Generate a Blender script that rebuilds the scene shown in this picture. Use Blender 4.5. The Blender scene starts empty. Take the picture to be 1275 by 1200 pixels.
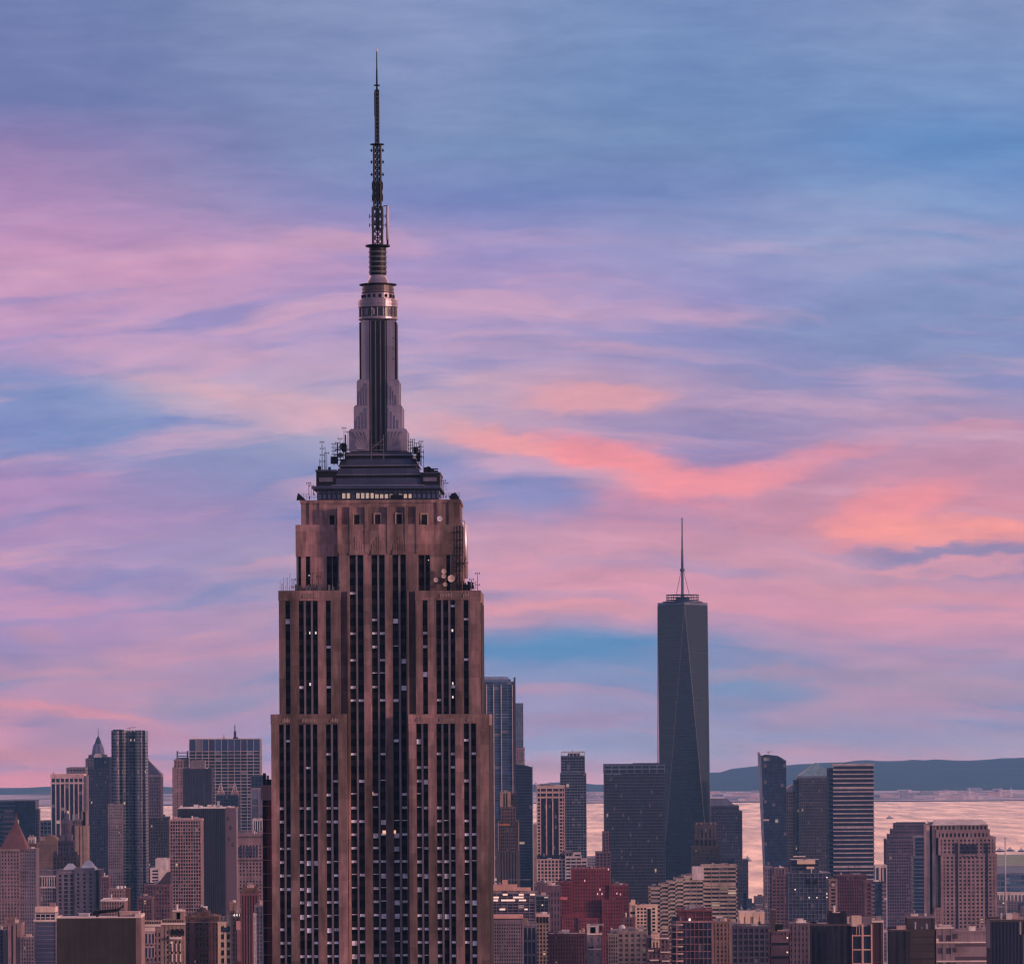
import bpy, math, random
from mathutils import Vector, Matrix
R = math.radians
rnd = random.Random(7)
SC = bpy.context.scene
COL = SC.collection

# ------------------------------------------------------------------ camera
F = 6000.0            # focal length in photo pixels (photo 1275 x 1200)
HZ = 914.0            # eye level row in the photo
EYE = 256.0           # metres above the street
ROLL = 0.0055
ER = 7.43e6           # earth radius with refraction
cam = bpy.data.cameras.new('camera'); cam_o = bpy.data.objects.new('camera', cam); COL.objects.link(cam_o)
cam_o.location = (0, 0, EYE); cam_o.rotation_euler = (math.pi/2, ROLL, 0)
cam.sensor_width = 36.0; cam.lens = F/1275*36.0
cam.shift_y = (HZ-600)/1275; cam.clip_start = 1.0; cam.clip_end = 120000
SC.camera = cam_o
SC.view_settings.view_transform = 'Standard'; SC.view_settings.look = 'None'
SC.view_settings.exposure = 0.0; SC.view_settings.gamma = 1.0
SC.cycles.use_denoising = True
SC.cycles.max_bounces = 6; SC.cycles.diffuse_bounces = 2; SC.cycles.glossy_bounces = 3; SC.cycles.volume_bounces = 1
SC.cycles.filter_width = 1.3

def lin(r, g, b):
    f = lambda c: (c/255/12.92) if c <= 10.3 else ((c/255+.055)/1.055)**2.4
    return (f(r), f(g), f(b), 1)

# ------------------------------------------------------------------ sun and sky
SUN_DIR = Vector((0.90, -0.42, 0.13)).normalized()
sun = bpy.data.lights.new('sun', 'SUN'); sun.energy = 3.2; sun.angle = R(10); sun.color = (1.0, 0.54, 0.45)
sun_o = bpy.data.objects.new('sun', sun); COL.objects.link(sun_o)
sun_o.rotation_euler = SUN_DIR.to_track_quat('Z', 'Y').to_euler()

W = bpy.data.worlds.new('World'); SC.world = W; W.use_nodes = True
NT = W.node_tree; NT.nodes.clear()
class G:
    """small node helper"""
    def __init__(s, nt): s.nt = nt; s.n = nt.nodes; s.l = nt.links
    def put(s, sock, v):
        if isinstance(v, bpy.types.NodeSocket): s.l.new(v, sock)
        else: sock.default_value = v
    def m(s, op, a, b=0.0, c=None, clamp=False):
        k = s.n.new('ShaderNodeMath'); k.operation = op; k.use_clamp = clamp
        s.put(k.inputs[0], a); s.put(k.inputs[1], b)
        if c is not None: s.put(k.inputs[2], c)
        return k.outputs[0]
    def xyz(s, x, y, z):
        k = s.n.new('ShaderNodeCombineXYZ')
        for i, v in enumerate((x, y, z)): s.put(k.inputs[i], v)
        return k.outputs[0]
    def sep(s, v):
        k = s.n.new('ShaderNodeSeparateXYZ'); s.l.new(v, k.inputs[0]); return k.outputs
    def noise(s, vec, scale=1.0, detail=3.0, rough=.5, dim='3D'):
        k = s.n.new('ShaderNodeTexNoise'); k.noise_dimensions = dim
        s.l.new(vec, k.inputs['Vector']); k.inputs['Scale'].default_value = scale
        k.inputs['Detail'].default_value = detail; k.inputs['Roughness'].default_value = rough
        return k.outputs
    def rng(s, v, a, b, c=0.0, d=1.0, kind='LINEAR'):
        k = s.n.new('ShaderNodeMapRange'); k.interpolation_type = kind; k.clamp = True
        s.put(k.inputs[0], v)
        for i, q in enumerate((a, b, c, d)): s.put(k.inputs[i+1], q)
        return k.outputs[0]
    def mix(s, f, a, b, blend='MIX'):
        k = s.n.new('ShaderNodeMix'); k.data_type = 'RGBA'; k.blend_type = blend; k.clamp_factor = True
        s.put(k.inputs[0], f); s.put(k.inputs[6], a); s.put(k.inputs[7], b)
        return k.outputs[2]
    def ramp(s, f, stops, interp='LINEAR'):
        k = s.n.new('ShaderNodeValToRGB'); cr = k.color_ramp; cr.interpolation = interp
        s.put(k.inputs[0], f)
        while len(cr.elements) < len(stops): cr.elements.new(0.5)
        for e, (p, c) in zip(cr.elements, stops): e.position = p; e.color = c
        return k.outputs[0]

# cloud colours by azimuth (columns) and elevation (rows), in units of the photo's pixels
SKY_COLS = [0, 150, 300, 450, 600, 750, 900, 1050, 1200]
SKY_ROWS = [
 (20,  [(108,123,172),(108,125,175),(122,138,178),(130,146,188),(128,146,190),(116,141,187),(112,138,187),(124,144,190),(126,146,190)]),
 (120, [(112,121,172),(108,121,173),(116,132,178),(124,141,186),(124,144,188),(108,137,184),(106,136,184),(114,143,190),(116,146,194)]),
 (185, [(148,126,174),(135,127,176),(124,131,178),(122,140,187),(122,144,187),(116,140,184),(114,139,185),(102,137,190),(98,138,192)]),
 (240, [(170,135,182),(160,136,182),(142,136,182),(126,136,188),(114,131,186),(110,130,184),(118,137,188),(124,149,196),(118,149,200)]),
 (310, [(192,146,186),(190,146,186),(180,146,188),(166,146,194),(150,142,196),(150,149,196),(150,156,200),(142,155,196),(132,152,196)]),
 (370, [(194,150,188),(195,152,188),(186,148,188),(172,148,194),(176,148,192),(164,150,196),(146,143,196),(132,145,190),(128,146,190)]),
 (425, [(186,150,192),(182,150,194),(186,156,196),(182,158,196),(172,152,192),(152,146,192),(140,141,192),(128,142,186),(134,146,190)]),
 (485, [(130,146,196),(150,156,196),(186,162,192),(192,168,192),(198,164,186),(196,156,182),(154,145,186),(140,140,186),(150,146,186)]),
 (540, [(126,136,192),(126,150,196),(148,156,192),(170,162,190),(190,158,184),(176,146,182),(150,139,182),(160,140,182),(182,144,174)]),
 (595, [(168,136,186),(152,140,188),(136,141,186),(130,142,188),(134,140,190),(176,142,176),(188,140,172),(192,140,168),(200,142,166)]),
 (650, [(186,141,182),(172,141,186),(152,138,186),(152,140,184),(176,146,182),(194,142,170),(204,142,166),(208,146,164),(216,142,158)]),
 (700, [(174,144,191),(174,149,191),(162,150,187),(180,154,187),(214,156,179),(216,152,171),(210,154,175),(194,150,173),(182,146,177)]),
 (760, [(204,151,190),(200,147,188),(180,155,188),(198,155,182),(226,157,172),(224,153,172),(224,153,176),(232,157,172),(230,155,174)]),
 (805, [(166,142,190),(188,148,188),(202,152,184),(166,156,186),(116,152,196),(108,150,196),(144,150,190),(206,154,180),(210,156,180)]),
 (850, [(222,157,182),(216,161,186),(206,162,186),(178,161,190),(150,161,202),(156,163,200),(136,162,198),(196,161,186),(212,163,182)]),
 (892, [(240,157,175),(224,161,185),(210,165,193),(186,163,197),(172,162,201),(192,163,195),(168,163,199),(176,163,197),(192,163,191)]),
 (935, [(246,160,178),(232,160,180),(202,165,194),(190,170,200),(182,174,206),(178,178,208),(190,176,200),(182,171,200),(202,174,194)]),
 (975, [(255,156,164),(255,158,164),(246,166,182),(230,170,188),(236,174,192),(240,174,188),(226,170,188),(216,170,192),(230,170,186)]),
]
# single clouds: x, y, half length, half height, tilt (deg), colour, strength
CLOUDS = [
 (760,575,105,26,14,(250,148,152),.85), (630,548,75,16,10,(246,162,160),.75), (880,610,110,24,-6,(248,148,156),.8),
 (560,530,70,14,4,(226,168,176),.5),
 (1000,585,120,20,-14,(238,150,160),.6), (1120,640,110,26,-16,(246,148,152),.75), (1200,662,180,15,0,(252,158,150),.85),
 (730,497,80,17,-2,(226,160,168),.75), (1230,533,70,9,0,(214,150,168),.5),
 (660,618,70,26,12,(128,138,192),.75), (560,585,40,22,8,(112,136,194),.6), (1180,688,150,9,0,(140,134,176),.75), (830,525,110,14,2,(146,136,180),.5),
 (700,714,150,16,2,(226,154,168),.5), (1120,735,170,13,3,(224,154,164),.6),
 (700,812,150,22,1,(84,144,192),.75), (900,820,120,16,4,(112,142,188),.55), (690,903,110,11,-1,(190,152,178),.7), (920,870,90,22,0,(108,154,192),.35),
 (1000,842,150,9,0,(196,154,172),.6), (1180,862,140,18,0,(196,156,172),.4),
 (330,505,170,24,10,(224,174,182),.6), (200,440,150,16,4,(206,162,190),.5), (110,722,150,12,2,(134,134,188),.5), (60,560,120,14,0,(112,138,192),.6), (430,300,120,18,4,(206,158,184),.5), (1130,320,160,18,-6,(160,160,200),.5), (60,884,120,9,7,(255,158,160),.9), (70,945,120,14,3,(246,158,162),.8), (245,955,70,14,-4,(214,156,176),.6), (40,790,50,10,0,(206,150,172),.5), (1180,700,120,8,0,(236,158,166),.6), (760,760,180,10,0,(236,160,166),.55), (850,930,120,10,0,(170,166,190),.5), (690,960,60,14,0,(226,166,172),.6), (210,915,110,9,6,(228,148,160),.5), (60,900,60,12,6,(170,142,176),.4), (250,872,90,17,-6,(150,152,184),.6), (90,925,70,22,0,(160,144,178),.35),
 (30,950,60,18,0,(240,152,160),.5),
 (150,330,190,22,3,(204,152,186),.45), (330,325,120,14,6,(196,152,188),.45), (60,480,120,26,6,(120,141,192),.65), (230,500,110,16,14,(162,164,198),.4),
 (1190,185,120,16,-6,(96,136,192),.3), (700,180,200,15,-2,(108,136,184),.4), (1080,260,120,26,-8,(142,160,202),.45), (330,520,110,14,8,(196,166,190),.5),
 (130,690,120,12,2,(150,138,188),.4), (200,800,130,12,-3,(194,146,178),.45), (60,820,70,10,0,(146,138,184),.4), (1040,395,160,22,-6,(124,142,188),.35), (60,605,90,14,0,(186,142,186),.45),
 (790,640,80,14,0,(210,142,168),.4), (960,700,90,12,0,(212,150,168),.4), (1000,905,180,9,0,(176,152,178),.35),
]
def build_sky():
    g = G(NT)
    tc = g.n.new('ShaderNodeTexCoord')
    d = g.sep(tc.outputs['Generated'])
    yy = g.m('MAXIMUM', d[1], 0.05)
    u0 = g.m('DIVIDE', d[0], yy); v0 = g.m('DIVIDE', d[2], yy)
    u = g.m('SUBTRACT', u0, g.m('MULTIPLY', v0, ROLL)); v = g.m('ADD', v0, g.m('MULTIPLY', u0, ROLL))
    sx = g.m('MULTIPLY_ADD', u, F, 637.5); sy = g.m('MULTIPLY_ADD', v, -F, HZ)
    # cloud texture warps the coordinates: long soft streaks plus finer wisps
    pv = g.xyz(g.m('MULTIPLY', sx, 1/330), g.m('MULTIPLY', sy, 1/95), 3.1)
    n1 = g.sep(g.noise(pv, 1.0, 4.0, .55)[1])
    wx = g.m('MULTIPLY_ADD', g.m('SUBTRACT', n1[0], .5), 150, sx)
    wy = g.m('MULTIPLY_ADD', g.m('SUBTRACT', n1[1], .5), 58, sy)
    fx = g.m('MULTIPLY', wx, 1/1200, clamp=True)
    col = None
    for i, (row, cs) in enumerate(SKY_ROWS):
        r = g.ramp(fx, [(c/1200, lin(*q)) for c, q in zip(SKY_COLS, cs)], 'B_SPLINE')
        col = r if col is None else g.mix(g.rng(wy, SKY_ROWS[i-1][0], row), col, r)
    # layered streaks: salmon on top, slate between
    tl = g.m('MULTIPLY_ADD', g.m('SUBTRACT', sx, 637.0), g.rng(sx, 300, 900, .10, -.07), wy)
    zone = g.m('MULTIPLY', g.rng(sy, 210, 420, 0.0, 1.0, 'SMOOTHSTEP'), 1.0)
    s1 = g.noise(g.xyz(g.m('MULTIPLY', wx, 1/420), g.m('MULTIPLY', tl, 1/44), 21.0), 1.0, 4.0, .52)[0]
    s2 = g.noise(g.xyz(g.m('MULTIPLY', wx, 1/380), g.m('MULTIPLY', tl, 1/38), 47.0), 1.0, 4.0, .52)[0]
    low = g.rng(sy, 560, 900, 0.0, 1.0)
    k1 = g.m('MULTIPLY', g.m('MULTIPLY', g.rng(s1, .48, .68, 0.0, .62, 'SMOOTHSTEP'), zone), g.rng(sx, 500, 1000, 1.0, .75))
    k2 = g.m('MULTIPLY', g.m('MULTIPLY', g.rng(s2, .48, .68, 0.0, .55, 'SMOOTHSTEP'), zone), g.rng(sx, 560, 720, 1.0, .7))
    col = g.mix(k2, col, g.mix(low, lin(118,134,194), lin(112,146,192)))
    col = g.mix(k1, col, g.mix(low, lin(216,168,190), lin(242,162,168)))
    ragx = g.sep(g.noise(g.xyz(g.m('MULTIPLY', sx, 1/70), g.m('MULTIPLY', sy, 1/24), 5.0), 1.0, 5.0, .62)[1])
    wv = g.xyz(g.m('MULTIPLY_ADD', g.m('SUBTRACT', ragx[0], .5), 90, wx), g.m('MULTIPLY_ADD', g.m('SUBTRACT', ragx[1], .5), 34, wy), 0.0)
    for (x, y, a, b, t, c, k) in CLOUDS:
        mp = g.n.new('ShaderNodeMapping'); mp.vector_type = 'TEXTURE'
        mp.inputs['Location'].default_value = (x, y, 0); mp.inputs['Rotation'].default_value = (0, 0, R(t))
        mp.inputs['Scale'].default_value = (a*1.5, b*1.5, 1); g.l.new(wv, mp.inputs['Vector'])
        ln = g.n.new('ShaderNodeVectorMath'); ln.operation = 'LENGTH'; g.l.new(mp.outputs[0], ln.inputs[0])
        col = g.mix(g.rng(ln.outputs['Value'], 0.95, 0.28, 0.0, k, 'SMOOTHSTEP'), col, lin(*c))
    fine = g.noise(g.xyz(g.m('MULTIPLY', wx, 1/120), g.m('MULTIPLY', wy, 1/26), 9.0), 1.0, 5.0, .6)[0]
    col = g.mix(1.0, col, g.ramp(fine, [(0.25, (.93,.94,.97,1)), (0.75, (1.27,1.20,1.12,1))]), 'MULTIPLY')
    # unseen warm glow added above the view, for the river to mirror
    high = g.rng(d[2], 0.154, 0.21, 0.0, 1.0, 'SMOOTHSTEP')
    bg1 = g.n.new('ShaderNodeBackground'); g.l.new(col, bg1.inputs[0]); bg1.inputs[1].default_value = 1.0
    # the rest of the sky: NISHITA dusk air and broken pink and lavender cloud
    sky = g.n.new('ShaderNodeTexSky'); sky.sky_type = 'NISHITA'; sky.sun_disc = False
    sky.sun_elevation = math.asin(SUN_DIR.z); sky.sun_rotation = math.atan2(SUN_DIR.x, SUN_DIR.y)
    sky.altitude = 250
    bn = g.n.new('ShaderNodeBackground'); g.l.new(sky.outputs[0], bn.inputs[0]); bn.inputs[1].default_value = 0.08
    cl = g.noise(g.xyz(d[0], d[1], g.m('MULTIPLY', d[2], 3.0)), 2.4, 3.0, .55)[0]
    cc = g.ramp(cl, [(0.3, (.20,.25,.58,1)), (0.5, (.36,.28,.52,1)), (0.72, (.55,.32,.38,1))])
    gr = g.rng(d[2], 0.0, 0.9, 1.35, 0.75)
    cc = g.mix(1.0, cc, g.xyz(gr, gr, gr), 'MULTIPLY')
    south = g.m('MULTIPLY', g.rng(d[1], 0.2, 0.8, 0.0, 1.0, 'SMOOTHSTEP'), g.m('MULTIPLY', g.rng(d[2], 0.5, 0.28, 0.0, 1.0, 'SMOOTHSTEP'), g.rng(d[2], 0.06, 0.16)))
    cc = g.mix(south, cc, (5.0, 2.25, 1.55, 1))  # glow added to the southern sky, brightening water and roofs
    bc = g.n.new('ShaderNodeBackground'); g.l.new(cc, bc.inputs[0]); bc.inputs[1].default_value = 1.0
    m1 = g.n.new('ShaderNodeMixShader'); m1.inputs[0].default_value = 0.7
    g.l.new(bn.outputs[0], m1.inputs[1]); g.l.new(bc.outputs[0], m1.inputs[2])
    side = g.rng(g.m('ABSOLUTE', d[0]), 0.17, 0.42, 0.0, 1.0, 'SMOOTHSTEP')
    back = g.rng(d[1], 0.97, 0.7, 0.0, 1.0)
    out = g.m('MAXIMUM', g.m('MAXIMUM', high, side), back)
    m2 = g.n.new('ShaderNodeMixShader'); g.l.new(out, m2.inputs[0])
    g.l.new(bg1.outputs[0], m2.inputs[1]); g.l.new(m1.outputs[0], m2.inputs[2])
    o = g.n.new('ShaderNodeOutputWorld'); g.l.new(m2.outputs[0], o.inputs[0])
    W.cycles.sampling_method = 'MANUAL'; W.cycles.sample_map_resolution = 512
build_sky()

# ------------------------------------------------------------------ materials
MATS = {}
def new_mat(name):
    m = bpy.data.materials.new(name); m.use_nodes = True
    m.node_tree.nodes.clear()
    return m, G(m.node_tree)
def finish(m, g, col, rough=.7, metal=0.0, spec=.5, emit=None, bump=None):
    p = g.n.new('ShaderNodeBsdfPrincipled'); o = g.n.new('ShaderNodeOutputMaterial')
    g.put(p.inputs['Base Color'], col); g.put(p.inputs['Roughness'], rough); p.inputs['Metallic'].default_value = metal
    p.inputs['Specular IOR Level'].default_value = spec
    if emit: g.put(p.inputs['Emission Color'], emit[0]); g.put(p.inputs['Emission Strength'], emit[1])
    if bump: g.l.new(bump, p.inputs['Normal'])
    g.l.new(p.outputs[0], o.inputs[0]); return m
def wall(name, c, rough=.85, var=.35, scale=.12, metal=0.0, spec=.2, streak=.5):
    """stone, brick, concrete or metal with uneven weathering and rain streaks"""
    if name in MATS: return MATS[name]
    m, g = new_mat(name); tc = g.n.new('ShaderNodeTexCoord'); o = tc.outputs['Object']
    p = g.sep(o)
    a = g.noise(o, scale, 5.0, .6)[0]
    b = g.noise(g.xyz(g.m('MULTIPLY', p[0], 1.1), g.m('MULTIPLY', p[1], 1.1), g.m('MULTIPLY', p[2], .035)), 1.0, 3.0, .6)[0]
    k = g.m('ADD', g.m('MULTIPLY', a, 1-streak), g.m('MULTIPLY', b, streak))
    big = g.noise(o, .028, 2.0, .5)[0]
    wn = g.n.new('ShaderNodeTexWhiteNoise'); g.l.new(g.xyz(g.m('FLOOR', g.m('MULTIPLY', p[0], .27)), g.m('FLOOR', g.m('MULTIPLY', p[1], .27)), g.m('FLOOR', g.m('MULTIPLY', p[2], .27))), wn.inputs['Vector'])
    f = g.m('MULTIPLY', g.m('MULTIPLY', g.rng(k, .3, .7, 1-var, 1+var), g.rng(big, .35, .65, .82, 1.18)), g.m('MULTIPLY_ADD', wn.outputs['Value'], .22, .89))
    mul = g.mix(1.0, (c[0], c[1], c[2], 1), g.xyz(f, f, f), 'MULTIPLY')
    MATS[name] = finish(m, g, mul, rough, metal, spec); return m
def glass(c, bay, fl, x0=0.0, var=.5, blind=.08, lit=0.0, rough=.25, spec=.5, blindc=(.16,.15,.17), litc=(1.0,.66,.46)):
    """window glass, each pane with its own tone; a few blinds drawn, a few lamps on"""
    key = ('glass', c, round(bay, 2), round(fl, 2), round(x0, 2), var, blind, lit, rough)
    if key in MATS: return MATS[key]
    m, g = new_mat('window_glass'); tc = g.n.new('ShaderNodeTexCoord')
    p = g.sep(tc.outputs['Object'])
    cx = g.m('FLOOR', g.m('DIVIDE', g.m('SUBTRACT', p[0], x0), bay)); cy = g.m('FLOOR', g.m('DIVIDE', p[1], bay)); cz = g.m('FLOOR', g.m('DIVIDE', p[2], fl))
    wn = g.n.new('ShaderNodeTexWhiteNoise'); g.l.new(g.xyz(cx, cy, cz), wn.inputs['Vector'])
    v = wn.outputs['Value']; r2 = g.sep(wn.outputs['Color'])
    f = g.m('MULTIPLY_ADD', r2[0], 2*var, 1-var)
    col = g.mix(1.0, (c[0], c[1], c[2], 1), g.xyz(f, f, f), 'MULTIPLY')
    col = g.mix(g.m('LESS_THAN', v, blind), col, (*blindc, 1))
    em = None
    if lit > 0: em = ((*litc, 1), g.m('MULTIPLY', g.m('GREATER_THAN', v, 1-lit), g.m('MULTIPLY', r2[1], .6)))
    MATS[key] = finish(m, g, col, rough, 0.0, spec, em); return m
def lamp(name, c, s):
    if name in MATS: return MATS[name]
    m, g = new_mat(name); MATS[name] = finish(m, g, (*c, 1), .5, emit=((*c, 1), s)); return m

# ------------------------------------------------------------------ mesh collecting
class MB:
    def __init__(s): s.v = []; s.f = []; s.sm = []
    def add(s, vs, fs, smooth=False):
        o = len(s.v); s.v += [tuple(q) for q in vs]
        s.f += [tuple(i+o for i in f) for f in fs]; s.sm += [smooth]*len(fs); return s
    def box(s, x0, x1, y0, y1, z0, z1):
        return s.frus(x0, x1, y0, y1, z0, x0, x1, y0, y1, z1)
    def frus(s, x0, x1, y0, y1, z0, X0, X1, Y0, Y1, z1):
        v = [(x0,y0,z0),(x1,y0,z0),(x1,y1,z0),(x0,y1,z0),(X0,Y0,z1),(X1,Y0,z1),(X1,Y1,z1),(X0,Y1,z1)]
        return s.add(v, [(3,2,1,0),(4,5,6,7),(0,1,5,4),(1,2,6,5),(2,3,7,6),(3,0,4,7)])
    def tube(s, pts, r, n=8):
        pts = [Vector(p) for p in pts]; rs = r if isinstance(r, (list, tuple)) else [r]*len(pts)
        vs = []; fs = []
        for i, p in enumerate(pts):
            t = (pts[min(i+1, len(pts)-1)]-pts[max(i-1, 0)]).normalized()
            a = t.orthogonal().normalized(); b = t.cross(a)
            for k in range(n):
                w = 2*math.pi*k/n; vs.append(p+(a*math.cos(w)+b*math.sin(w))*rs[i])
        for i in range(len(pts)-1):
            for k in range(n):
                fs.append((i*n+k, i*n+(k+1) % n, (i+1)*n+(k+1) % n, (i+1)*n+k))
        fs.append(tuple(reversed(range(n)))); fs.append(tuple(range((len(pts)-1)*n, len(pts)*n)))
        return s.add(vs, fs, n > 6)
    def lathe(s, prof, cx=0, cy=0, n=32, smooth=True):
        """prof: (radius, z) from the bottom up"""
        vs = []; fs = []
        for r, z in prof:
            for k in range(n):
                w = 2*math.pi*(k+.5)/n; vs.append((cx+r*math.cos(w), cy+r*math.sin(w), z))
        for i in range(len(prof)-1):
            for k in range(n): fs.append((i*n+k, i*n+(k+1) % n, (i+1)*n+(k+1) % n, (i+1)*n+k))
        s.add(vs, fs, False)
        s.add([vs[k] for k in range(n)], [tuple(reversed(range(n)))]); s.add(vs[-n:], [tuple(range(n))]); return s
    def poly(s, pts, y0, y1):
        """front view outline (x, z), anticlockwise, given thickness from y0 to y1"""
        n = len(pts); v = [(x, y0, z) for x, z in pts]+[(x, y1, z) for x, z in pts]
        return s.add(v, [tuple(range(n)), tuple(range(2*n-1, n-1, -1))]+[(i, i+n, (i+1) % n+n, (i+1) % n) for i in range(n)])
    def plan(s, pts, z0, z1, top=None):
        """plan outline (x, y), anticlockwise"""
        top = top or pts; n = len(pts)
        v = [(x, y, z0) for x, y in pts]+[(x, y, z1) for x, y in top]
        return s.add(v, [tuple(range(n-1, -1, -1)), tuple(range(n, 2*n))]+[(i, (i+1) % n, (i+1) % n+n, i+n) for i in range(n)])
    def make(s, name, mat, parent=None, **props):
        me = bpy.data.meshes.new(name); me.from_pydata(s.v, [], s.f); me.update()
        me.polygons.foreach_set('use_smooth', s.sm)
        me.materials.append(mat)
        o = bpy.data.objects.new(name, me); COL.objects.link(o)
        if parent is not None: o.parent = parent
        for k, q in props.items(): o[k] = q
        return o

def drop(d): return -d*d/(2*ER)
def img(px, py, D):
    """the point at distance D seen at a spot of the photo"""
    u = px-637.5; v = HZ-py
    return ((u+v*ROLL)/F*D, (v-u*ROLL)/F*D+EYE)

# ------------------------------------------------------------------ ground, river, far shore, hills
def structure(o): o['kind'] = 'structure'; return o
def sheet(name, mat, x, ys, zf, nx=2):
    vs = []; fs = []
    for y in ys:
        for i in range(nx): q = -x+2*x*i/(nx-1); vs.append((q, y, zf(q, y)))
    for j in range(len(ys)-1):
        for i in range(nx-1): a = j*nx+i; fs.append((a, a+1, a+nx+1, a+nx))
    return structure(MB().add(vs, fs, True).make(name, mat))
def steps(a, b, n): return [a+(b-a)*i/n for i in range(n+1)]

sheet('ground', wall('dark_ground', (.05,.05,.055)), 9000, steps(-1500, 30600, 80), lambda x, y: drop(y)-3.0)
sheet('city_ground', wall('asphalt', (.05,.05,.052)), 8800, steps(-1450, 7350, 40), lambda x, y: drop(y)+0.5)
def water_mat():
    """wind waves rolling towards the city: the facets one sees at this low angle lean towards the north"""
    m, g = new_mat('river_water'); tc = g.n.new('ShaderNodeTexCoord'); p = g.sep(tc.outputs['Object'])
    n = g.noise(g.xyz(g.m('MULTIPLY', p[0], .012), g.m('MULTIPLY', p[1], .0016), 0.0), 1.0, 5.0, .6)
    c = g.sep(n[1])
    nx = g.m('MULTIPLY', g.m('SUBTRACT', c[0], .5), .10); ny = g.m('MULTIPLY_ADD', g.m('SUBTRACT', c[1], .5), .12, -WAVE)
    nv = g.n.new('ShaderNodeVectorMath'); nv.operation = 'NORMALIZE'; g.l.new(g.xyz(nx, ny, 1.0), nv.inputs[0])
    r = g.rng(n[0], .35, .65, .2, .34)
    return finish(m, g, (.10,.11,.13,1), r, 0.0, 1.0, bump=nv.outputs[0])
WAVE = .135
sheet('water', water_mat(), 8800, steps(7200, 19800, 40), lambda x, y: drop(y)-0.5)
def far_land_mat():
    m, g = new_mat('far_shore'); tc = g.n.new('ShaderNodeTexCoord'); p = g.sep(tc.outputs['Object'])
    n = g.noise(g.xyz(g.m('MULTIPLY', p[0], .0035), g.m('MULTIPLY', p[1], .0011), 0.0), 1.0, 6.0, .62)[0]
    return finish(m, g, g.ramp(n, [(.36, (.14,.13,.12,1)), (.47, (.55,.42,.36,1)), (.58, (.85,.66,.58,1))]), .9, spec=.1)
sheet('far_shore', far_land_mat(), 8800, steps(19600, 24500, 20), lambda x, y: drop(y)+3.0)
def hill_mat():
    m, g = new_mat('wooded_hills'); tc = g.n.new('ShaderNodeTexCoord')
    n = g.noise(tc.outputs['Object'], .004, 5.0, .6)[0]
    return finish(m, g, g.ramp(n, [(.35, (.03,.06,.055,1)), (.65, (.05,.095,.08,1))]), .95, spec=.05)
def ridge(px):
    """photo row of the skyline of the hills"""
    k = [(-400,986),(0,984),(30,982),(62,979),(110,986),(205,982),(300,990),(620,982),(700,974),(745,977),(820,972),(886,962),(925,955),(960,952),(1000,949),(1090,948),(1140,946),(1275,943),(1700,944)]
    for (a, b), (c, d) in zip(k, k[1:]):
        if a <= px <= c: t = (px-a)/(c-a); t = t*t*(3-2*t); return b+(d-b)*t
    return 986
def hills():
    vs = []; fs = []; nx = 260; D0, D1, D2 = 23800., 28500., 30500.; X = 8600
    rows = 12
    wob = random.Random(3); ph = [wob.uniform(0, 6.28) for _ in range(10)]
    for j in range(rows+1):
        for i in range(nx):
            x = -X+2*X*i/(nx-1); px = 637.5+x/D1*F
            top = img(px, ridge(max(-399, min(1699, px))), D1)[1]-drop(D1)
            top += sum(6.0/(k+1)*math.sin(px*.021*(k+1)*1.37+ph[k]) for k in range(8))
            t = j/rows
            if t <= .6: y = D0+(D1-D0)*t/.6; h = math.sin(t/.6*math.pi/2)**1.3
            else: y = D1+(D2-D1)*(t-.6)/.4; h = math.cos((t-.6)/.4*math.pi/2)
            hh = top*h+5*math.sin(x*.0021+y*.0017)*h*(1-h)
            vs.append((x*y/D1 if y > D1 else x, y, drop(y)+hh-4*(1-h)))
    for j in range(rows):
        for i in range(nx-1): a = j*nx+i; fs.append((a, a+1, a+nx+1, a+nx))
    structure(MB().add(vs, fs, True).make('hills', hill_mat()))
hills()

# the air
hz = MB().box(-9600, 9600, -1800, 31500, -90, 640).make('haze', None)
hz['kind'] = 'stuff'
hm = bpy.data.materials.new('evening_haze'); hm.use_nodes = True; hm.node_tree.nodes.clear()
hv = hm.node_tree.nodes.new('ShaderNodeVolumePrincipled'); ho = hm.node_tree.nodes.new('ShaderNodeOutputMaterial')
hv.inputs['Color'].default_value = (.20,.57,1.0,1); hv.inputs['Density'].default_value = 2.2e-5; hv.inputs['Anisotropy'].default_value = 0.0
hm.node_tree.links.new(hv.outputs[0], ho.inputs['Volume'])
hz.data.materials.clear(); hz.data.materials.append(hm)

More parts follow.
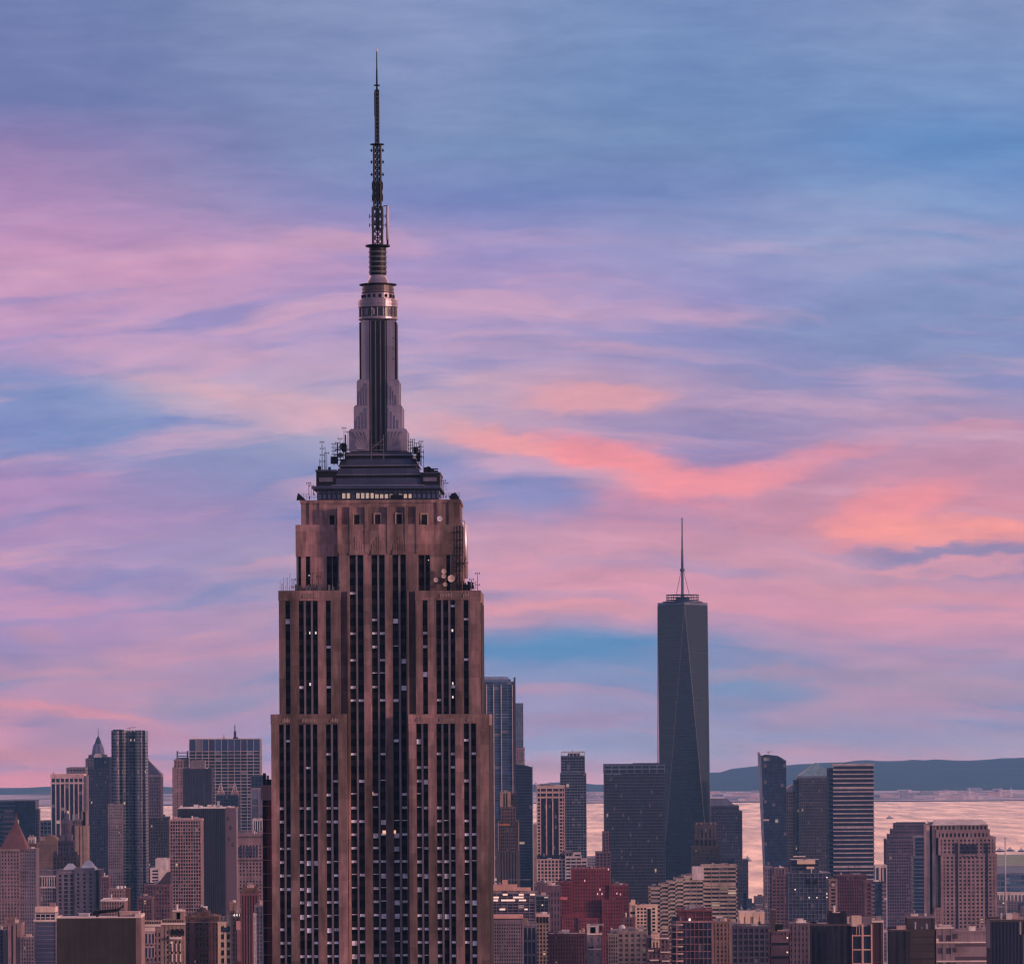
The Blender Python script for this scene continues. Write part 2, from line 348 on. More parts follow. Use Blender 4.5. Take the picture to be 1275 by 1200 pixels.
# ------------------------------------------------------------------ building kit
GREY_ROOF = wall('roof_gravel', (.34,.31,.29), .95, .3, .3)
DECK = wall('peach_gravel', (.58,.46,.38), .9, .25, .4); WHITEU = wall('white_unit', (.70,.62,.57), .6, .2); PINKU = wall('pink_unit', (.50,.34,.31), .8, .25); GREYU = wall('grey_unit', (.30,.27,.28), .6, .25); BLACKU = wall('dark_aerial', (.02,.02,.024), .5)
PALE = wall('pale_roof_membrane', (.72,.66,.60), .8, .2, .3)
class B:
    """a building: an Empty on the ground at the foot of its front, parts below it"""
    def __init__(s, name, label, px, D, cat='building', rz=0.0, group=None):
        s.D = D; s.px = px; s.rr = random.Random(int(px*7+D))
        s.ox = img(px, 1060, D)[0]; s.gz = drop(D)+0.5
        e = bpy.data.objects.new(name, None); COL.objects.link(e); e.empty_display_size = 10
        e.location = (s.ox, D, s.gz); e.rotation_euler = (0, 0, rz); s.root = e
        e['label'] = label; e['category'] = cat
        if group: e['group'] = group
        s.m = D/F                      # metres per photo pixel
    def p(s, px, py):
        x, z = img(px, py, s.D); return x-s.ox, z-s.gz
    def X(s, px, py=1060): return s.p(px, py)[0]
    def Z(s, py, px=None): return s.p(px if px is not None else s.px, py)[1]
    def ext(s, px0, px1, ytop, ybot=None):
        x0, z1 = s.p(px0, ytop); x1 = s.p(px1, ytop)[0]
        return x0, x1, (s.Z(ybot) if ybot is not None else -1.0), z1
    def box(s, name, px0, px1, ytop, ybot, mat, y0=0.0, depth=None, parent=None, **kw):
        x0, x1, z0, z1 = s.ext(px0, px1, ytop, ybot)
        return MB().box(x0, x1, y0, y0+(depth or (x1-x0)), z0, z1).make(name, mat, parent or s.root, **kw)
    def block(s, px0, px1, ytop, ybot=None, y0=0.0, depth=None, wallm=None, gc=(.03,.035,.05), bay=4.0, fl=4.0, pier=.4, span=.4,
              proud=.35, top=0.0, blind=.03, lit=.006, var=.5, roof=None, rim=1.2, name='glazed_body', parent=None, sill=True):
        """glazed body with a frame of real piers and floor bands; bay and fl are in photo pixels"""
        x0, x1, z0, z1 = s.ext(px0, px1, ytop, ybot); dp = depth or (x1-x0)
        n = max(1, round((x1-x0)/(bay*s.m))); bw = (x1-x0)/n; fh = fl*s.m
        if pier == 0: n = max(1, n)
        gm = glass(gc, bw, fh, x0, var, blind, lit)
        body = MB().box(x0, x1, y0, y0+dp, z0-.4, z1).make(name, gm if wallm is not None or True else None, parent or s.root)
        fr = MB(); w = bw*pier; q = proud; cw = s.rr.choice((.5, .8, 1.1)) if pier > .3 else .5
        if wallm is not None:
            if pier > 0:
                for i in range(n+1):
                    c = x0+i*bw; a = max(x0-q, c-w/2); b = min(x1+q, c+w/2)
                    if i == 0: a = x0-q; b = x0+w*cw
                    if i == n: b = x1+q; a = x1-w*cw
                    fr.box(a, b, y0-q, y0+.05, z0-.4, z1); fr.box(a, b, y0+dp-.05, y0+dp+q, z0-.4, z1)
                m_ = max(1, round(dp/bw)); bd = dp/m_
                for i in range(m_+1):
                    c = y0+i*bd; a, b = c-w/2, c+w/2
                    if i == 0: a = y0+.06
                    if i == m_: b = y0+dp-.06
                    fr.box(x0-q+.01, x0+.05, a, b, z0-.4, z1); fr.box(x1-.05, x1+q-.01, a, b, z0-.4, z1)
            if span > 0:
                h = fh*span; q2 = q*.6 if pier > .05 else q
                zz = z1-top*s.m-h-.01
                if top > 0: fr.box(x0-q2, x1+q2, y0-q2, y0+dp+q2, z1-top*s.m, z1-.02)
                k = 0; nxt = s.rr.randint(4, 14); odd = s.rr.random() < .7 and fl < 12
                while zz > max(z0, -1) and k < 140:
                    hh = h
                    if odd and k == nxt: hh = min(fh*.96, h*1.9); nxt += s.rr.randint(9, 22)
                    fr.box(x0-q2, x1+q2, y0-q2, y0+dp+q2, zz+h-hh, zz+h); zz -= fh; k += 1
            fr.make('facade_frame', wallm, body)
        if roof is not False:
            r = MB(); t = .5; q3 = q+.12
            a, b, c, d = x0-q3, x1+q3, y0-q3, y0+dp+q3
            rim = .35+.25*s.rr.random()
            r.box(a, b, c, c+t, z1-.3, z1+rim); r.box(a, b, d-t, d, z1-.3, z1+rim+.5)
            r.box(a, a+t, c+t+.01, d-t-.01, z1-.3, z1+rim); r.box(b-t, b, c+t+.01, d-t-.01, z1-.3, z1+rim)
            ro = r.make('roof', roof or wallm or GREY_ROOF, parent or s.root)
            MB().box(a+t+.02, b-t-.02, c+t+.02, d-t-.02, z1-.2, z1+.15).make('roof_deck', s.rr.choice((PALE, GREY_ROOF, PALE, DECK)), ro)
            wpx = (x1-x0)/s.m
            if s.D < 4500 and wpx > 9 and y0 > -8: s.clutter(x0, x1, y0, dp, z1, min(5, 1+int(wpx/9)))
        return body
    def clutter(s, x0, x1, y0, dp, z1, n):
        """plant on a roof: vents, ducts, huts and the odd aerial"""
        for _ in range(n):
            k = s.rr.random(); w = s.rr.uniform(1.2, 3.6); h = s.rr.uniform(.9, 2.6); x = s.rr.uniform(x0+1.5, max(x0+1.6, x1-w-1)); y = y0+dp*s.rr.uniform(.15, .6)
            if k < .5:
                MB().box(x, x+w, y, y+w*.8, z1-.1, z1+h*.85).box(x-.15, x+w+.15, y-.15, y+w*.8+.15, z1+h*.86, z1+h).make('rooftop_unit', s.rr.choice((WHITEU, PINKU, GREYU)), s.root)
            elif k < .75:
                MB().tube([(x, y, z1-.1), (x, y, z1+h*1.1)], .4, 8).lathe([(.4, z1+h*1.1), (.75, z1+h*1.1), (.1, z1+h*1.5)], x, y, 8).make('vent_pipe', s.rr.choice((WHITEU, GREYU)), s.root)
            elif k < .9: MB().tube([(x, y, z1-.1), (x, y, z1+h*3)], .12, 5).box(x-.8, x+.8, y-.06, y+.06, z1+h*2.4, z1+h*2.4+.12).make('aerial', BLACKU, s.root)
            else:
                MB().box(x, x+w*2, y, y+.7, z1+.3, z1+1.0).box(x+.1, x+.4, y+.1, y+.6, z1-.1, z1+.3).box(x+w*2-.4, x+w*2-.1, y+.1, y+.6, z1-.1, z1+.3).make('roof_duct', GREYU, s.root)
    def tank(s, px, ybase, hpx=6, wpx=4.5, y=4.0, mat=None):
        x, z = s.p(px, ybase); r = wpx*s.m/2; h = hpx*s.m; mb = MB()
        for a, b in ((-1,-1),(1,-1),(1,1),(-1,1)): mb.box(x+a*r*.6-.15, x+a*r*.6+.15, y+b*r*.6-.15, y+b*r*.6+.15, z-.6, z+h*.3)
        mb.lathe([(r, z+h*.3), (r, z+h*.78), (r*1.08, z+h*.78), (.05, z+h)], x, y, 14)
        mb.make('water_tank', mat or wall('tank_wood', (.30,.20,.14)), s.root)
    def mast(s, px, ybase, ytop, rpx=.5, y=5.0, mat=None, arms=0, name='antenna', lean=0):
        x, z = s.p(px, ybase); z1 = s.Z(ytop, px); r = rpx*s.m
        mb = MB().tube([(x, y, z-1), (x+lean*s.m, y, z1)], [r, r*.6], 6)
        for i in range(arms):
            q = z+(z1-z)*(.35+.6*i/max(1, arms)); mb.box(x-r*4, x+r*4, y-r*.5, y+r*.5, q, q+r)
        mb.make(name, mat or wall('antenna_steel', (.10,.10,.11), .5), s.root)
    def unit(s, px0, px1, ytop, ybase, y=3.0, depth=None, mat=None, name='rooftop_unit'):
        """a vented box of plant on the roof, with a lid and louvre lines"""
        x0, x1, z0, z1 = s.ext(px0, px1, ytop, ybase); dp = depth or (x1-x0)*.8; h = z1-z0
        mb = MB().box(x0, x1, y, y+dp, z0-.8, z1-.12*h); mb.box(x0-.3, x1+.3, y-.3, y+dp+.3, z1-.1*h, z1)
        for i in range(1, 4): mb.box(x0+.4, x1-.4, y-.14, y+.02, z0+h*.2*i, z0+h*.2*i+.12*h)
        mb.make(name, mat or wall('plant_metal', (.40,.38,.38), .6), s.root)
    def crane(s, px, ybase, hpx, jib, y=8.0):
        x, z = s.p(px, ybase); m = s.m; mb = MB()
        mb.tube([(x, y, z-1), (x, y, z+hpx*m)], .28*m, 5)
        mb.tube([(x-.35*jib*m, y, z+hpx*m*.8), (x+jib*m, y, z+hpx*m*1.15)], .25*m, 5)
        mb.tube([(x, y, z+hpx*m), (x, y, z+hpx*m*1.5)], .2*m, 5)
        mb.tube([(x, y, z+hpx*m*1.5), (x+jib*.8*m, y, z+hpx*m*1.12)], .1*m, 4)
        mb.box(x-.4*jib*m, x-.25*jib*m, y-1, y+1, z+hpx*m*.55, z+hpx*m*.8)
        mb.make('crane', wall('antenna_steel', (.10,.10,.11), .5), s.root)
    def rows(s, name, px0, px1, y0, y1, nx, ny, wf, hf, mat, yface=0.0, frame=None, parent=None):
        """windows each a part of its own: a recessed pane with a sill"""
        xa, za = s.p(px0, y0); xb, zb = s.p(px1, y1)
        bw = (xb-xa)/nx; bh = (za-zb)/ny
        for j in range(ny):
            for i in range(nx):
                cx = xa+(i+.5)*bw; cz = za-(j+.5)*bh; w = bw*wf/2; h = bh*hf/2
                mb = MB().box(cx-w, cx+w, yface-.06, yface+.2, cz-h, cz+h)
                o = mb.make(name, mat, parent or s.root)
                if frame: MB().box(cx-w-.12, cx+w+.12, yface-.22, yface+.1, cz-h-.25, cz-h-.01).make('sill', frame, o)

def punched(name, c, gc, bay, fl, wf=.5, hf=.5, x0=0.0, rough=.7, var=.25, lit=0.0, metal=0.0):
    """wall pierced by a grid of window openings a pixel or two wide, far away"""
    m, g = new_mat(name); tc = g.n.new('ShaderNodeTexCoord'); o = tc.outputs['Object']; p = g.sep(o); nn = g.sep(tc.outputs['Normal'])
    side = g.m('GREATER_THAN', g.m('ABSOLUTE', nn[0]), .7)
    h = g.m('ADD', g.m('MULTIPLY', p[0], g.m('SUBTRACT', 1.0, side)), g.m('MULTIPLY', p[1], side))
    a = g.m('DIVIDE', g.m('SUBTRACT', h, x0), bay); b = g.m('DIVIDE', p[2], fl)
    fa = g.m('ABSOLUTE', g.m('SUBTRACT', g.m('FRACT', a), .5)); fb = g.m('ABSOLUTE', g.m('SUBTRACT', g.m('FRACT', b), .5))
    w = g.m('MULTIPLY', g.m('MULTIPLY', g.m('LESS_THAN', fa, wf/2), g.m('LESS_THAN', fb, hf/2)), g.m('LESS_THAN', nn[2], .5))
    wn = g.n.new('ShaderNodeTexWhiteNoise'); g.l.new(g.xyz(g.m('FLOOR', a), g.m('FLOOR', b), side), wn.inputs['Vector'])
    n = g.noise(o, .05, 4.0, .6)[0]; f = g.rng(n, .3, .7, 1-var, 1+var)
    wl = g.mix(1.0, (*c, 1), g.xyz(f, f, f), 'MULTIPLY')
    k = g.m('MULTIPLY_ADD', g.sep(wn.outputs['Color'])[0], 1.2, .4)
    gl = g.mix(1.0, (*gc, 1), g.xyz(k, k, k), 'MULTIPLY')
    gl = g.mix(g.m('LESS_THAN', wn.outputs['Value'], .07), gl, (.3, .28, .3, 1))
    em = None
    if lit: em = ((1.0, .72, .45, 1), g.m('MULTIPLY', w, g.m('MULTIPLY', g.m('GREATER_THAN', wn.outputs['Value'], 1-lit), .8)))
    return finish(m, g, g.mix(w, wl, gl), g.m('SUBTRACT', rough, g.m('MULTIPLY', w, .35)), metal, .3, em)

def limestone():
    m, g = new_mat('limestone'); tc = g.n.new('ShaderNodeTexCoord'); o = tc.outputs['Object']; p = g.sep(o)
    big = g.noise(g.xyz(g.m('MULTIPLY', p[0], .11), g.m('MULTIPLY', p[1], .11), g.m('MULTIPLY', p[2], .022)), 1.0, 3.0, .5)[0]
    hue = g.ramp(big, [(.36, (.100,.070,.060,1)), (.5, (.185,.125,.114,1)), (.62, (.33,.195,.185,1))])
    st = g.noise(g.xyz(g.m('MULTIPLY', p[0], .9), p[1], g.m('MULTIPLY', p[2], .05)), 1.0, 4.0, .65)[0]
    blk = g.noise(g.xyz(g.m('MULTIPLY', p[0], .6), p[1], g.m('MULTIPLY', p[2], .28)), 1.0, 5.0, .6)[0]
    k = g.m('MULTIPLY', g.rng(st, .3, .7, .72, 1.28), g.rng(blk, .3, .7, .75, 1.25))
    co = g.n.new('ShaderNodeTexWhiteNoise'); g.l.new(g.xyz(g.m('FLOOR', g.m('MULTIPLY', p[0], .4)), 0.0, g.m('FLOOR', g.m('MULTIPLY', p[2], .2729))), co.inputs['Vector'])
    k = g.m('MULTIPLY', k, g.m('MULTIPLY_ADD', co.outputs['Value'], .40, .80))
    MATS['limestone'] = finish(m, g, g.mix(1.0, hue, g.xyz(k, k, k), 'MULTIPLY'), .9, 0.0, .15); return m
STONE = limestone()
STONE2 = wall('limestone_trim', (.34,.25,.21), .9, .25, .3)
DARKP = wall('dark_spandrel', (.010,.009,.010), .7, .3, .5)
STEELT = wall('bright_steel_trim', (.20,.165,.17), .4, .2, .5, .5, .4)
STRIP_BLIND = wall('window_blind_cloth', (.78,.78,.84), .7, .7, .5, streak=.2)
LEAD = wall('lead_roof', (.045,.055,.095), .4, .3, .2, .3, .5)
DARKROOF = wall('dark_metal', (.010,.011,.016), .5, .3, .3)
ALU = wall('mast_aluminium', (.27,.23,.27), .33, .22, .25, .45, .5, streak=.6)
BLACK = wall('black_steel', (.008,.008,.011), .5, .3, .5)
ASTEEL = wall('antenna_steel', (.10,.10,.11), .5)
WHITE = wall('white_enamel', (.72,.68,.68), .5, .15, .5)

# ------------------------------------------------------------------ the great stone tower
def great_tower():
    b = B('art_deco_skyscraper', 'huge brown stone stepped tower with dark window strips, crowned by a tall mast and needle', 473, 1313., 'skyscraper')
    m = b.m; root = b.root; blinds = []
    stone = MB(); cap = MB(); br = random.Random(11)
    fl = 16.75
    def pane_mat(): 
        if 'tower_glass' in MATS: return MATS['tower_glass']
        mt, g = new_mat('tower_glass'); tc = g.n.new('ShaderNodeTexCoord'); p = g.sep(tc.outputs['Object'])
        f = g.m('FRACT', g.m('DIVIDE', g.m('SUBTRACT', p[2], b.Z(735)), fl*m))
        sp = g.m('LESS_THAN', f, .42)
        wn = g.n.new('ShaderNodeTexWhiteNoise'); g.l.new(g.xyz(g.m('FLOOR', g.m('DIVIDE', p[0], 1.9)), 0.0, g.m('FLOOR', g.m('DIVIDE', g.m('SUBTRACT', p[2], b.Z(735)), fl*m))), wn.inputs['Vector'])
        k = g.m('MULTIPLY_ADD', wn.outputs['Value'], 1.3, .35)
        gl = g.mix(1.0, (.006,.005,.007,1), g.xyz(k, k, k), 'MULTIPLY')
        col = g.mix(sp, gl, (.030,.024,.026,1))
        MATS['tower_glass'] = finish(mt, g, col, g.m('MULTIPLY_ADD', sp, .3, .45), 0.0, .06); return mt
    def wing(x0, x1, ytop, ystrip, ybot, strips, plane, depth, yref, prob):
        xa, xb, z0, z1 = b.ext(x0, x1, ytop, ybot)
        zs = b.Z(ystrip)
        sx = [(b.p(a, yref)[0], b.p(c, yref)[0]) for a, c in strips]
        stone.box(xa, xb, plane+1.0, plane+depth, z0, z1)
        stone.box(xa-.12, xb+.12, plane-.12, plane+1.01, zs, z1)           # parapet band over the strips
        edges = [xa]+[q for s_ in sx for q in s_]+[xb]
        for i in range(0, len(edges), 2):
            a, c = edges[i], edges[i+1]
            if c-a < 1.0:
                MB().box(a+.06, c-.06, plane+.25, plane+.98, z0, zs-.02).make('mullion', STEELT, root)
            else:
                stone.box(a, c, plane, plane+1.02, z0, zs+.01)
                MB().box(a-.13, a+.02, plane+.12, plane+.9, z0, zs-.03).make('steel_trim', STEELT, root) if i else None
        for (a, c) in sx:
            o = MB().box(a+.0, c-.0, plane+.72, plane+1.05, z0, zs-.01).make('window_strip', pane_mat(), root)
            k = 0; z = b.Z(735)
            while z > zs: z -= fl*m
            while z > z0:
                zt = z+fl*m-.25
                if zt < zs:
                    pr = prob(HZ-(z+b.gz-EYE)/m)
                    if br.random() < pr:
                        h = br.choice((.25,.6,.6,.65,.7,.75,1.3)); blinds.append((o, a, c, zt, h, plane))
                z -= fl*m
    def pr(y): return max(.05, min(.84, .10+.78*(y-940)/170)) if y > 895 else .17
    AL = [(347.3,353),(355.9,361.6),(372.1,377.8),(380.7,386.6),(389.6,395.5),(405.8,411.7),(414.6,421)]
    AR = [(518.4,524.5),(527.2,533.2),(543.4,549.5),(552.3,558.2),(560.9,567),(577.5,583.7),(586.8,593.2)]
    BL = [(354.6,361.2),(371.4,377.4),(380.3,386.3),(389.2,395.4),(405.3,411.8)]
    BR = [(526.1,532.5),(542.9,548.9),(551.8,557.9),(560.9,567),(577.1,583.6)]
    CT = [(434.7,442.2),(444.9,452.4),(462,469.2),(471.7,479),(488.3,495.4),(498.4,505.6)]
    wing(337.3, 431.6, 889, 901, None, AL, 0.0, 46, 930, pr)
    wing(508.6, 608.6, 889, 901, None, AR, 0.0, 46, 930, pr)
    wing(346.3, 423, 735, 747, 889, BL, 2.2, 42, 800, lambda y: .24)
    wing(517, 598, 735, 747, 889, BR, 2.2, 42, 800, lambda y: .28)
    wing(421, 519.4, 652, 688, None, CT, 4.2, 36, 800, lambda y: pr(y) if y > 895 else (.45 if y > 780 else .07))
    stone.box(*b.ext(431.7, 434.4, 735)[:2], 2.6, 5.2, -1, b.Z(735)); stone.box(*b.ext(506.2, 508.5, 735)[:2], 2.6, 5.2, -1, b.Z(735))
    wing(366.6, 420.8, 652, 691, 735, [(369.8,373.2),(378.9,384.6),(405,411.4),(412.6,418.7)], 6.5, 32, 700, lambda y: .08)
    wing(519.6, 574.2, 652, 690, 735, [(520.6,527.4),(528.6,534.8),(554.8,560.2)], 6.5, 32, 700, lambda y: .08)
    # top block with its row of small windows
    xa, xb, z0, z1 = b.ext(372.6, 571.4, 621, 652)
    stone.box(xa, xb, 7.6, 36, z0-.2, z1)
    zl = b.Z(657); stone.box(b.X(421,650)+.3, b.X(519,650)-.3, 5.0, 8, z0-.2, b.Z(630))
    for (a, c) in ((408.5,414.6),(439.9,446.5),(466,472.6),(492.7,499.5),(523.8,530.7)):
        x, c2 = b.p(a, 646)[0], b.p(c, 646)[0]; yf = 5.0 if 425 < a < 515 else 7.6
        w = MB().box(x, c2, yf-.10, yf+.3, b.Z(652.5), b.Z(640)).make('window', DARKP, root)
        MB().box(x-.35, x-.02, yf-.25, yf+.1, b.Z(653), b.Z(639)).box(c2+.02, c2+.35, yf-.25, yf+.1, b.Z(653), b.Z(639)).box(x-.35, c2+.35, yf-.3, yf+.1, b.Z(638.9), b.Z(637.5)).make('frame', STONE2, w)
    for px in (421, 436, 455, 483, 505, 519): stone.box(b.X(px,650)-.4, b.X(px,650)+.4, 3.9, 5.1, b.Z(688), b.Z(628))
    for px in (385, 398, 545, 560): stone.box(b.X(px,640)-.5, b.X(px,640)+.5, 7.2, 7.7, b.Z(652), b.Z(622.5))
    stone.box(xa-.25, xb+.25, 7.3, 36.3, z1-.9, z1-.02)
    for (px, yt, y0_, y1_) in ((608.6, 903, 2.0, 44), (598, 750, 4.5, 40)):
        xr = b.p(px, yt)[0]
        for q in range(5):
            w = (y1_-y0_)/5; MB().box(xr-.05, xr+.16, y0_+q*w, y0_+q*w+w-.02, -1 if yt > 900 else b.Z(889 if yt > 700 else 735), b.Z(yt)).make('side_shade_panel', DARKP, root)  # side windows drawn as unbroken dark panels, shade of the right return
    stone.make('wall', STONE, root)
    # ornament over the strips
    for px in (443.4, 470.5, 497):
        mb = MB(); x = b.X(px, 675)
        for k, (dx, h) in enumerate(((-1.5,5),(-.9,10),(-.3,15),(.3,15),(.9,10),(1.5,5))):
            mb.box(x+dx*1.05-.24, x+dx*1.05+.24, 3.95, 4.2, b.Z(689), b.Z(682-h))
        mb.box(x-2.0, x+2.0, 3.85, 4.15, b.Z(690), b.Z(684)); mb.make('carved_fan', STONE, root)
    for (px, y, n) in ((385,741,9),(555,741,8),(580,741,4),(356,896,5),(384,896,9),(416,896,5),(523,896,5),(556,896,9),(586,896,5)):
        mb = MB(); x = b.X(px, y); pl = -.35 if y > 850 else 1.85
        for k in range(n):
            q = x+(k-(n-1)/2)*.42; mb.box(q-.13, q+.13, pl, pl+.3, b.Z(y+2.5), b.Z(y-1.5-(k % 2)*1.5))
        mb.make('carved_frieze', STONE2, root)
    # blinds: the hundred that show best are parts, the rest one mass
    br.shuffle(blinds); rest = MB()
    for i, (o, a, c, zt, h, pl) in enumerate(blinds):
        q = (c-a)*.06
        if i < 100:
            MB().box(a+q, c-q, pl+.64, pl+.71, zt-h, zt).make('window_blind', STRIP_BLIND, o)
        else: rest.box(a+q, c-q, pl+.64, pl+.71, zt-h, zt)
    rest.make('window_blind', STRIP_BLIND, root, kind='stuff')
    for (px, y, w, h) in ((379.5,787,1.2,3),(385,787,1.2,3),(392.5,787,1.8,3.2),(563,785,1.8,3.2),(385.5,851,1.8,3.4),(563.5,851,1.6,3.2),(563.5,868,1.6,3),(383,714.7,1.2,1.4),(532.5,696.5,1.2,1.3),(467,709,1,.6),(474,709,1,.6)):
        x = b.X(px, y); pl = 1.95 if y > 740 and y < 889 else 3.9
        if y < 740: pl = 6.2
        MB().box(x-w*m/2, x+w*m/2, pl+.6, pl+.7, b.Z(y+h/2), b.Z(y-h/2)).make('lit_lamp', lamp('warm_lamp', (1,.88,.8), .6), root)
    for (px, y) in ((461,987.5),(489.5,1035.8),(478,1036)):
        x = b.X(px, y); MB().box(x-2.6*m, x+2.6*m, 4.6, 4.72, b.Z(y+2), b.Z(y-2)).make('lit_window', lamp('peach_window', (1,.55,.38), .75), root)
    # flank: a lower bay of dark red brick seen beyond the left wing
    red = wall('red_side_brick', (.20,.05,.05), .8, .35, .3)
    x0, x1, z0, z1 = b.ext(322.6, 338.5, 977)
    f = MB().box(x0, x1, 14, 40, -1, b.Z(996)).make('side_bay', red, root)
    for k in range(14): MB().box(x0-.15, x1-.05, 13.6, 14.1, b.Z(1004+k*17), b.Z(1003+k*17)).make('ledge', wall('ledge_stone', (.34,.17,.15), .8), f)
    MB().box(x0-.06, x0+1.0, 13.75, 40.2, -1, b.Z(996.5)).box(x0+2.4, x0+2.5, 13.85, 14.2, -1, b.Z(997)).make('dark_return', DARKP, f)
    MB().box(x0-.4, x1, 13.3, 40, b.Z(996)+.02, b.Z(977)).make('bay_parapet', wall('pink_stone', (.36,.22,.22), .85, .25), f)
    MB().box(x0, x0+.7, 15, 17, b.Z(977)-.1, b.Z(962)).box(x0+.9, x1-.6, 15, 18, b.Z(977)-.1, b.Z(970)).box(x0+1.1, x0+1.6, 15.5, 16, b.Z(971), b.Z(965)).make('roof_plant', BLACK, f)

    # ------------- pavilion on top: glass deck house and stepped metal roofs
    cy = 22.0; b.ox += 1.3*b.m; b.D = 1323.; m = b.m = b.D/F
    def sq(name, hw0, hw1, y0, y1, mat, cpx=471.5, parent=None, dk=1.0):
        x = b.X(cpx, (y0+y1)/2); a = hw0*m; c = hw1*m
        return MB().frus(x-a, x+a, cy-a*dk, cy+a*dk, b.Z(y0), x-c, x+c, cy-c*dk, cy+c*dk, b.Z(y1)).make(name, mat, parent or root)
    D_ = 14.0/(78*m) if False else .82
    pav = sq('deck_house', 76, 76, 622, 604.5, glass((.03,.04,.07), 1.4, 4, 0, .5, .05), dk=D_)
    yf = cy-76*m*D_
    lit = lamp('deck_window', (1.0,.82,.62), .26); dim = wall('blue_pane', (.10,.14,.26), .3, .4, .6, spec=.5)
    for i in range(26):
        px = 397+i*5.9; x = b.X(px, 617)
        on = 421 < px < 512 and i % 9 != 7
        w = MB().box(x+.1, x+1.0, yf-.12, yf+.1, b.Z(620.5), b.Z(614.2 + (0 if on and px < 462 else 1.5))).make('window', lit if on else dim, pav)
        MB().box(x+1.06, x+1.2, yf-.2, yf+.1, b.Z(622), b.Z(611)).make('window_post', DARKROOF, pav)
    MB().box(b.X(487,617), b.X(503,617), yf-.5, yf-.14, b.Z(621.5), b.Z(616.5)).make('deck_kiosk', BLACK, root)
    sq('overhang', 79.5, 79.5, 610.5, 608.6, DARKROOF, dk=.84)
    sq('overhang', 78.5, 77.5, 608.5, 604.8, LEAD, dk=.84)
    for (x0, x1, yt) in ((394.3,419,586.8),(524,548.4,590)):
        u = b.box('wing_room', x0, x1, yt, 604.8, DARKROOF, y0=yf+1.0, depth=24)
        b.box('wing_room_roof', x0-.8, x1+.8, yt-1.8, yt-.02, LEAD, y0=yf+.6, depth=25, parent=u)
        b.box('window', x0+3.5, x1-4, 594.5, 599.5, wall('pale_pane', (.12,.12,.17), .4, .4, .8), y0=yf+.9, depth=.3, parent=u)
    for (h0, h1, ya, yb, mt) in ((57,54.5,604,595,LEAD),(51.5,51.5,595,590.6,DARKROOF),(53,50,590.6,582.8,LEAD),(47,47,582.8,579.2,DARKROOF),(49.5,46.5,579.2,570.9,LEAD),(42.5,42.5,570.9,565.6,DARKROOF),(41.8,41.4,565.6,562.2,LEAD)):
        sq('stepped_roof', h0, h1, ya, yb, mt)
        if mt is LEAD: sq('roof_edge', h0+1.0, h0+1.0, ya+.45, ya-.25, wall('roof_edge_metal', (.30,.28,.32), .4, .2, .5, .5))
    # parapet walk: people-high rail, scoops at the corners
    rl = MB(); zr = b.Z(621)
    for i in range(60):
        x = xa+(xb-xa)*i/59; rl.box(x-.03, x+.03, 7.9, 7.96, zr-.1, zr+1.5)
    for q in (.5, 1.0, 1.5): rl.box(xa, xb, 7.9, 7.95, zr+q-.03, zr+q+.03)
    rl.make('parapet_rail', BLACK, root)
    for sgn, px in ((-1, 376), (1, 567)):
        x = b.X(px, 620)
        MB().poly([(x-sgn*0-1.3, zr-.3), (x+1.3, zr-.3), (x+(1.1 if sgn > 0 else .6), zr+.4), (x+(.2 if sgn > 0 else -.6), zr+1.5), (x-(.9 if sgn < 0 else 1.1), zr+(1.7 if sgn < 0 else 1.1))], 8, 9.5).make('parapet_scoop', DARKROOF, root)
    # crowd along the parapet is a few dark heads: modelled as deck viewers and lamps
    tk = MB()
    for i in range(26):
        x = xa+1+(xb-xa-2)*br.random(); h = br.uniform(.7,1.5); tk.box(x-.14, x+.14, 8.4, 8.7, zr-.1, zr+h*.8); tk.lathe([(.02,zr+h*.8),(.14,zr+h*.86),(.1,zr+h)], x, 8.55, 6)
    tk.make('viewing_scope', BLACK, root)

    # ------------- mast
    b.D = 1330.; m = b.m = b.D/F
    def corner(i0, o0, y0, y1, mat, name, taper=0.0):
        mb = MB(); X = b.X(471, 480)
        for a in (-1, 1):
            for c in (-1, 1):
                i, o = i0*m, o0*m; x0, x1 = sorted((X+a*i, X+a*o)); q0, q1 = sorted((cy+c*i, cy+c*o))
                t = taper*m; X0, X1 = (x0+(t if a < 0 else 0), x1-(t if a > 0 else 0)); Q0, Q1 = (q0+(t if c < 0 else 0), q1-(t if c > 0 else 0))
                MB().frus(x0, x1, q0, q1, b.Z(y0), X0, X1, Q0, Q1, b.Z(y1)).make(name, mat, root)
    X = b.X(471, 480)
    for (o, y0, y1) in ((36.4,562.2,537),(30.3,537,507),(26.6,507,475)):
        corner(11, o, y0, y1, ALU, 'mast_buttress')
        corner(11.0, o-.2, y1, y1-2.6, ALU, 'mast_buttress_cap', 2.2)
    corner(11, 20.9, 475, 398.8, ALU, 'mast_buttress')
    g = MB(); q = 10.6*m
    g.box(X-q, X+q, cy-22*m, cy+22*m, b.Z(562), b.Z(398.9)); g.box(X-22*m, X+22*m, cy-q, cy+q, b.Z(562), b.Z(398.9))
    g.make('mast_glazing', wall('mast_window', (.014,.013,.018), .3, .4, .2, spec=.5), root)
    for k in range(-3, 4):
        MB().box(X+k*3.05*m-.10, X+k*3.05*m+.10, cy-22.6*m-.25, cy-21*m, b.Z(562), b.Z(399.2)).make('mast_fin', STEELT if k % 2 else BLACK, root)
    for a in (-1, 1): MB().box(*sorted((X+a*21.0*m, X+a*23.3*m)), cy-20.5*m, cy+20.5*m, b.Z(474), b.Z(401)).make('mast_edge_glazing', BLACK, root)
